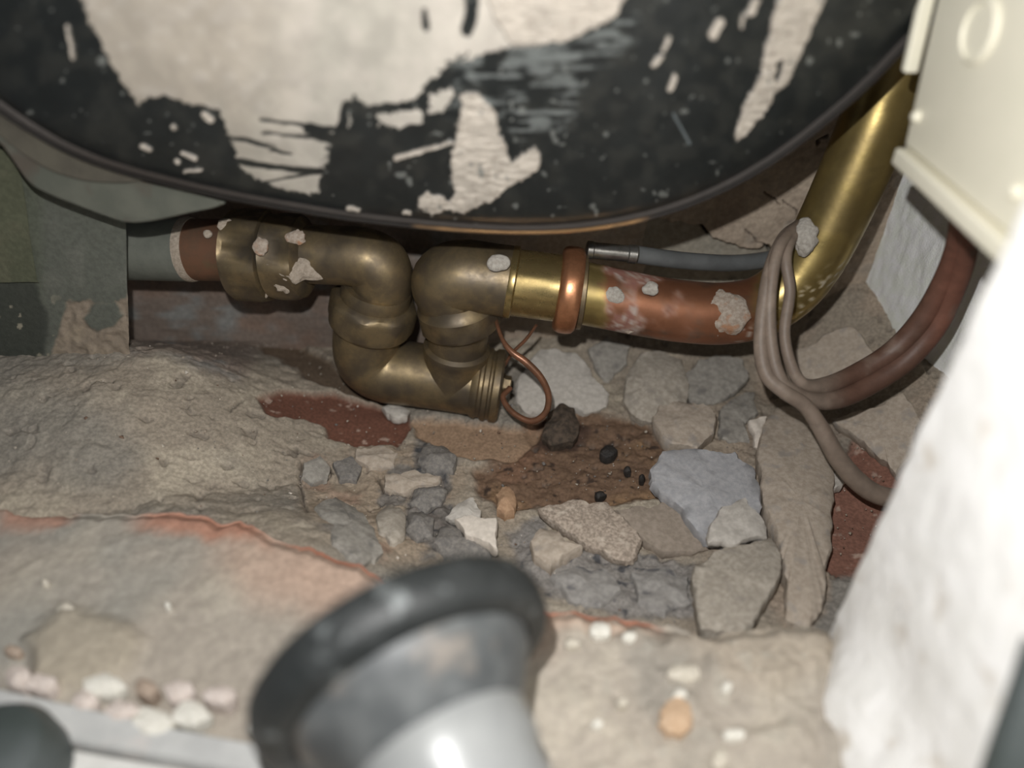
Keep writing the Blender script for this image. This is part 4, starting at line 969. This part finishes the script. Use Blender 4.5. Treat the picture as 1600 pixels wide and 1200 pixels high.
for i, (a, b, rx, ry, mm, lab) in enumerate(CH):
    rng = random.Random(200 + i)
    pol = [(a + rx * rng.uniform(.82, 1.12) * math.cos(t), b + ry * rng.uniform(.82, 1.12) * math.sin(t)) for t in np.linspace(0, 2 * math.pi, 10)[:-1]]
    zz = LEDGE_Z + .004 + (.006 if b > 1055 and a < 400 else 0)
    stone('mortar_chip', pol, M[mm], lab, .0, .010, (0, 0), 300 + i, 'chips lying on the ledge', .0018, .0010, 'chip', plane_z=zz)

# ------------------------------------------------------------------ foreground: rubber collared pipe, board, dark bits
def build_collar():
    c0 = PD(638, 1048, .290)
    ax = .47 * CR - .64 * CU - .60 * CF; ax /= np.linalg.norm(ax)
    root = empty('collared_pipe', PZ(640, 1060, LEDGE_Z))
    tag(root, 'grey pipe end with a black rubber collar resting on the front ledge', 'pipe')
    def at(t): return c0 + ax * t
    R0 = .0610
    lathe('rubber_collar', at(-.011), at(.010), [(0, R0 * .80), (.04, R0 * .93), (.18, R0 * .98), (.45, R0), (.75, R0 * .985), (.92, R0 * .95), (1, R0 * .90), (1.0, R0 * .80), (.7, R0 * .76), (.5, R0 * .74)], M['rubber'], root, 72)
    lathe('hub', at(-.004), at(.032), [(0, .0490), (.30, .0485), (.50, .0465), (.66, .0425), (.80, .0385), (.92, .0355), (1, .0335)], M['hub_grey'], root, 64)
    lathe('pipe_end', at(.024), at(.15), [(0, .0325), (.02, .0338), (.16, .0338), (.20, .0315), (1, .0315)], M['pipe_grey'], root, 64)
build_collar()

def build_board():
    # painted timber board along the near side of the ledge
    z = LEDGE_Z + .010
    pts = [(-200, 1030), (0, 1074), (120, 1100), (250, 1132), (400, 1160), (560, 1195), (700, 1240)]
    far = [PZ(a, b, z) for a, b in pts]
    near_px = [(-200, 1090), (60, 1149), (150, 1165), (260, 1184), (420, 1215), (560, 1250), (700, 1290)]
    near = [PZ(a, b, z) for a, b in near_px]
    bm = bmesh.new(); rows = []
    for f_, n_ in zip(far, near):
        f_ = np.array(f_); n_ = np.array(n_)
        rows.append([bm.verts.new(p) for p in (f_ + [0, 0, -.016], f_ + [0, 0, -.002], f_ + (n_ - f_) * .08, f_ + (n_ - f_) * .92, n_ + [0, 0, -.002], n_ + [0, 0, -.016])])
    for r0, r1 in zip(rows[:-1], rows[1:]):
        for i in range(5): bm.faces.new((r0[i], r0[i + 1], r1[i + 1], r1[i]))
    bm.faces.new(rows[0]); bm.faces.new(rows[-1][::-1])
    bmesh.ops.recalc_face_normals(bm, faces=bm.faces)
    me = bpy.data.meshes.new('board'); bm.to_mesh(me); bm.free()
    o = link('painted_board', me, M['board'], None, True, 30)
    tag(o, 'grey white painted board along the bottom left of the ledge', 'board')
    z2 = LEDGE_Z + .006
    F2 = [PZ(a, b, z2) for a, b in [(-200, 1102), (60, 1160), (260, 1196), (560, 1264)]]; N2 = [PZ(a, b, z2) for a, b in [(-200, 1250), (60, 1300), (260, 1330), (560, 1390)]]
    bm = bmesh.new(); rows = []
    for f_, n_ in zip(F2, N2):
        rows.append([bm.verts.new(p) for p in (f_ + [0, 0, -.012], f_ + [0, 0, -.0015], f_ + (n_ - f_) * .03, n_, n_ + [0, 0, -.012])])
    for r0, r1 in zip(rows[:-1], rows[1:]):
        for i in range(4): bm.faces.new((r0[i], r0[i + 1], r1[i + 1], r1[i]))
    bm.faces.new(rows[0]); bm.faces.new(rows[-1][::-1]); bmesh.ops.recalc_face_normals(bm, faces=bm.faces)
    me = bpy.data.meshes.new('board'); bm.to_mesh(me); bm.free()
    o = link('painted_board', me, M['board_white'], None, True, 30)
    tag(o, 'white painted board below the dark gap at the bottom left', 'board')
    k = lathe('pipe_stub', PZ(20, 1230, LEDGE_Z), PZ(20, 1230, LEDGE_Z) + np.array([0, 0, .034]), [(0, .026), (.3, .027), (.7, .026), (.9, .022), (1, .014)], M['dark_grey'], None, 40)
    tag(k, 'dark grey rounded pipe stub in the bottom left corner', 'pipe')
build_board()
bar = tube('dark_bar', [PD(1640, 1010, .235), PD(1618, 1080, .235), PD(1590, 1160, .236), PD(1556, 1260, .238)], .0072, M['dark_grey'], None, 6, 24)
tag(bar, 'dark grey bar at the bottom right corner in front of the white wall', 'bar')
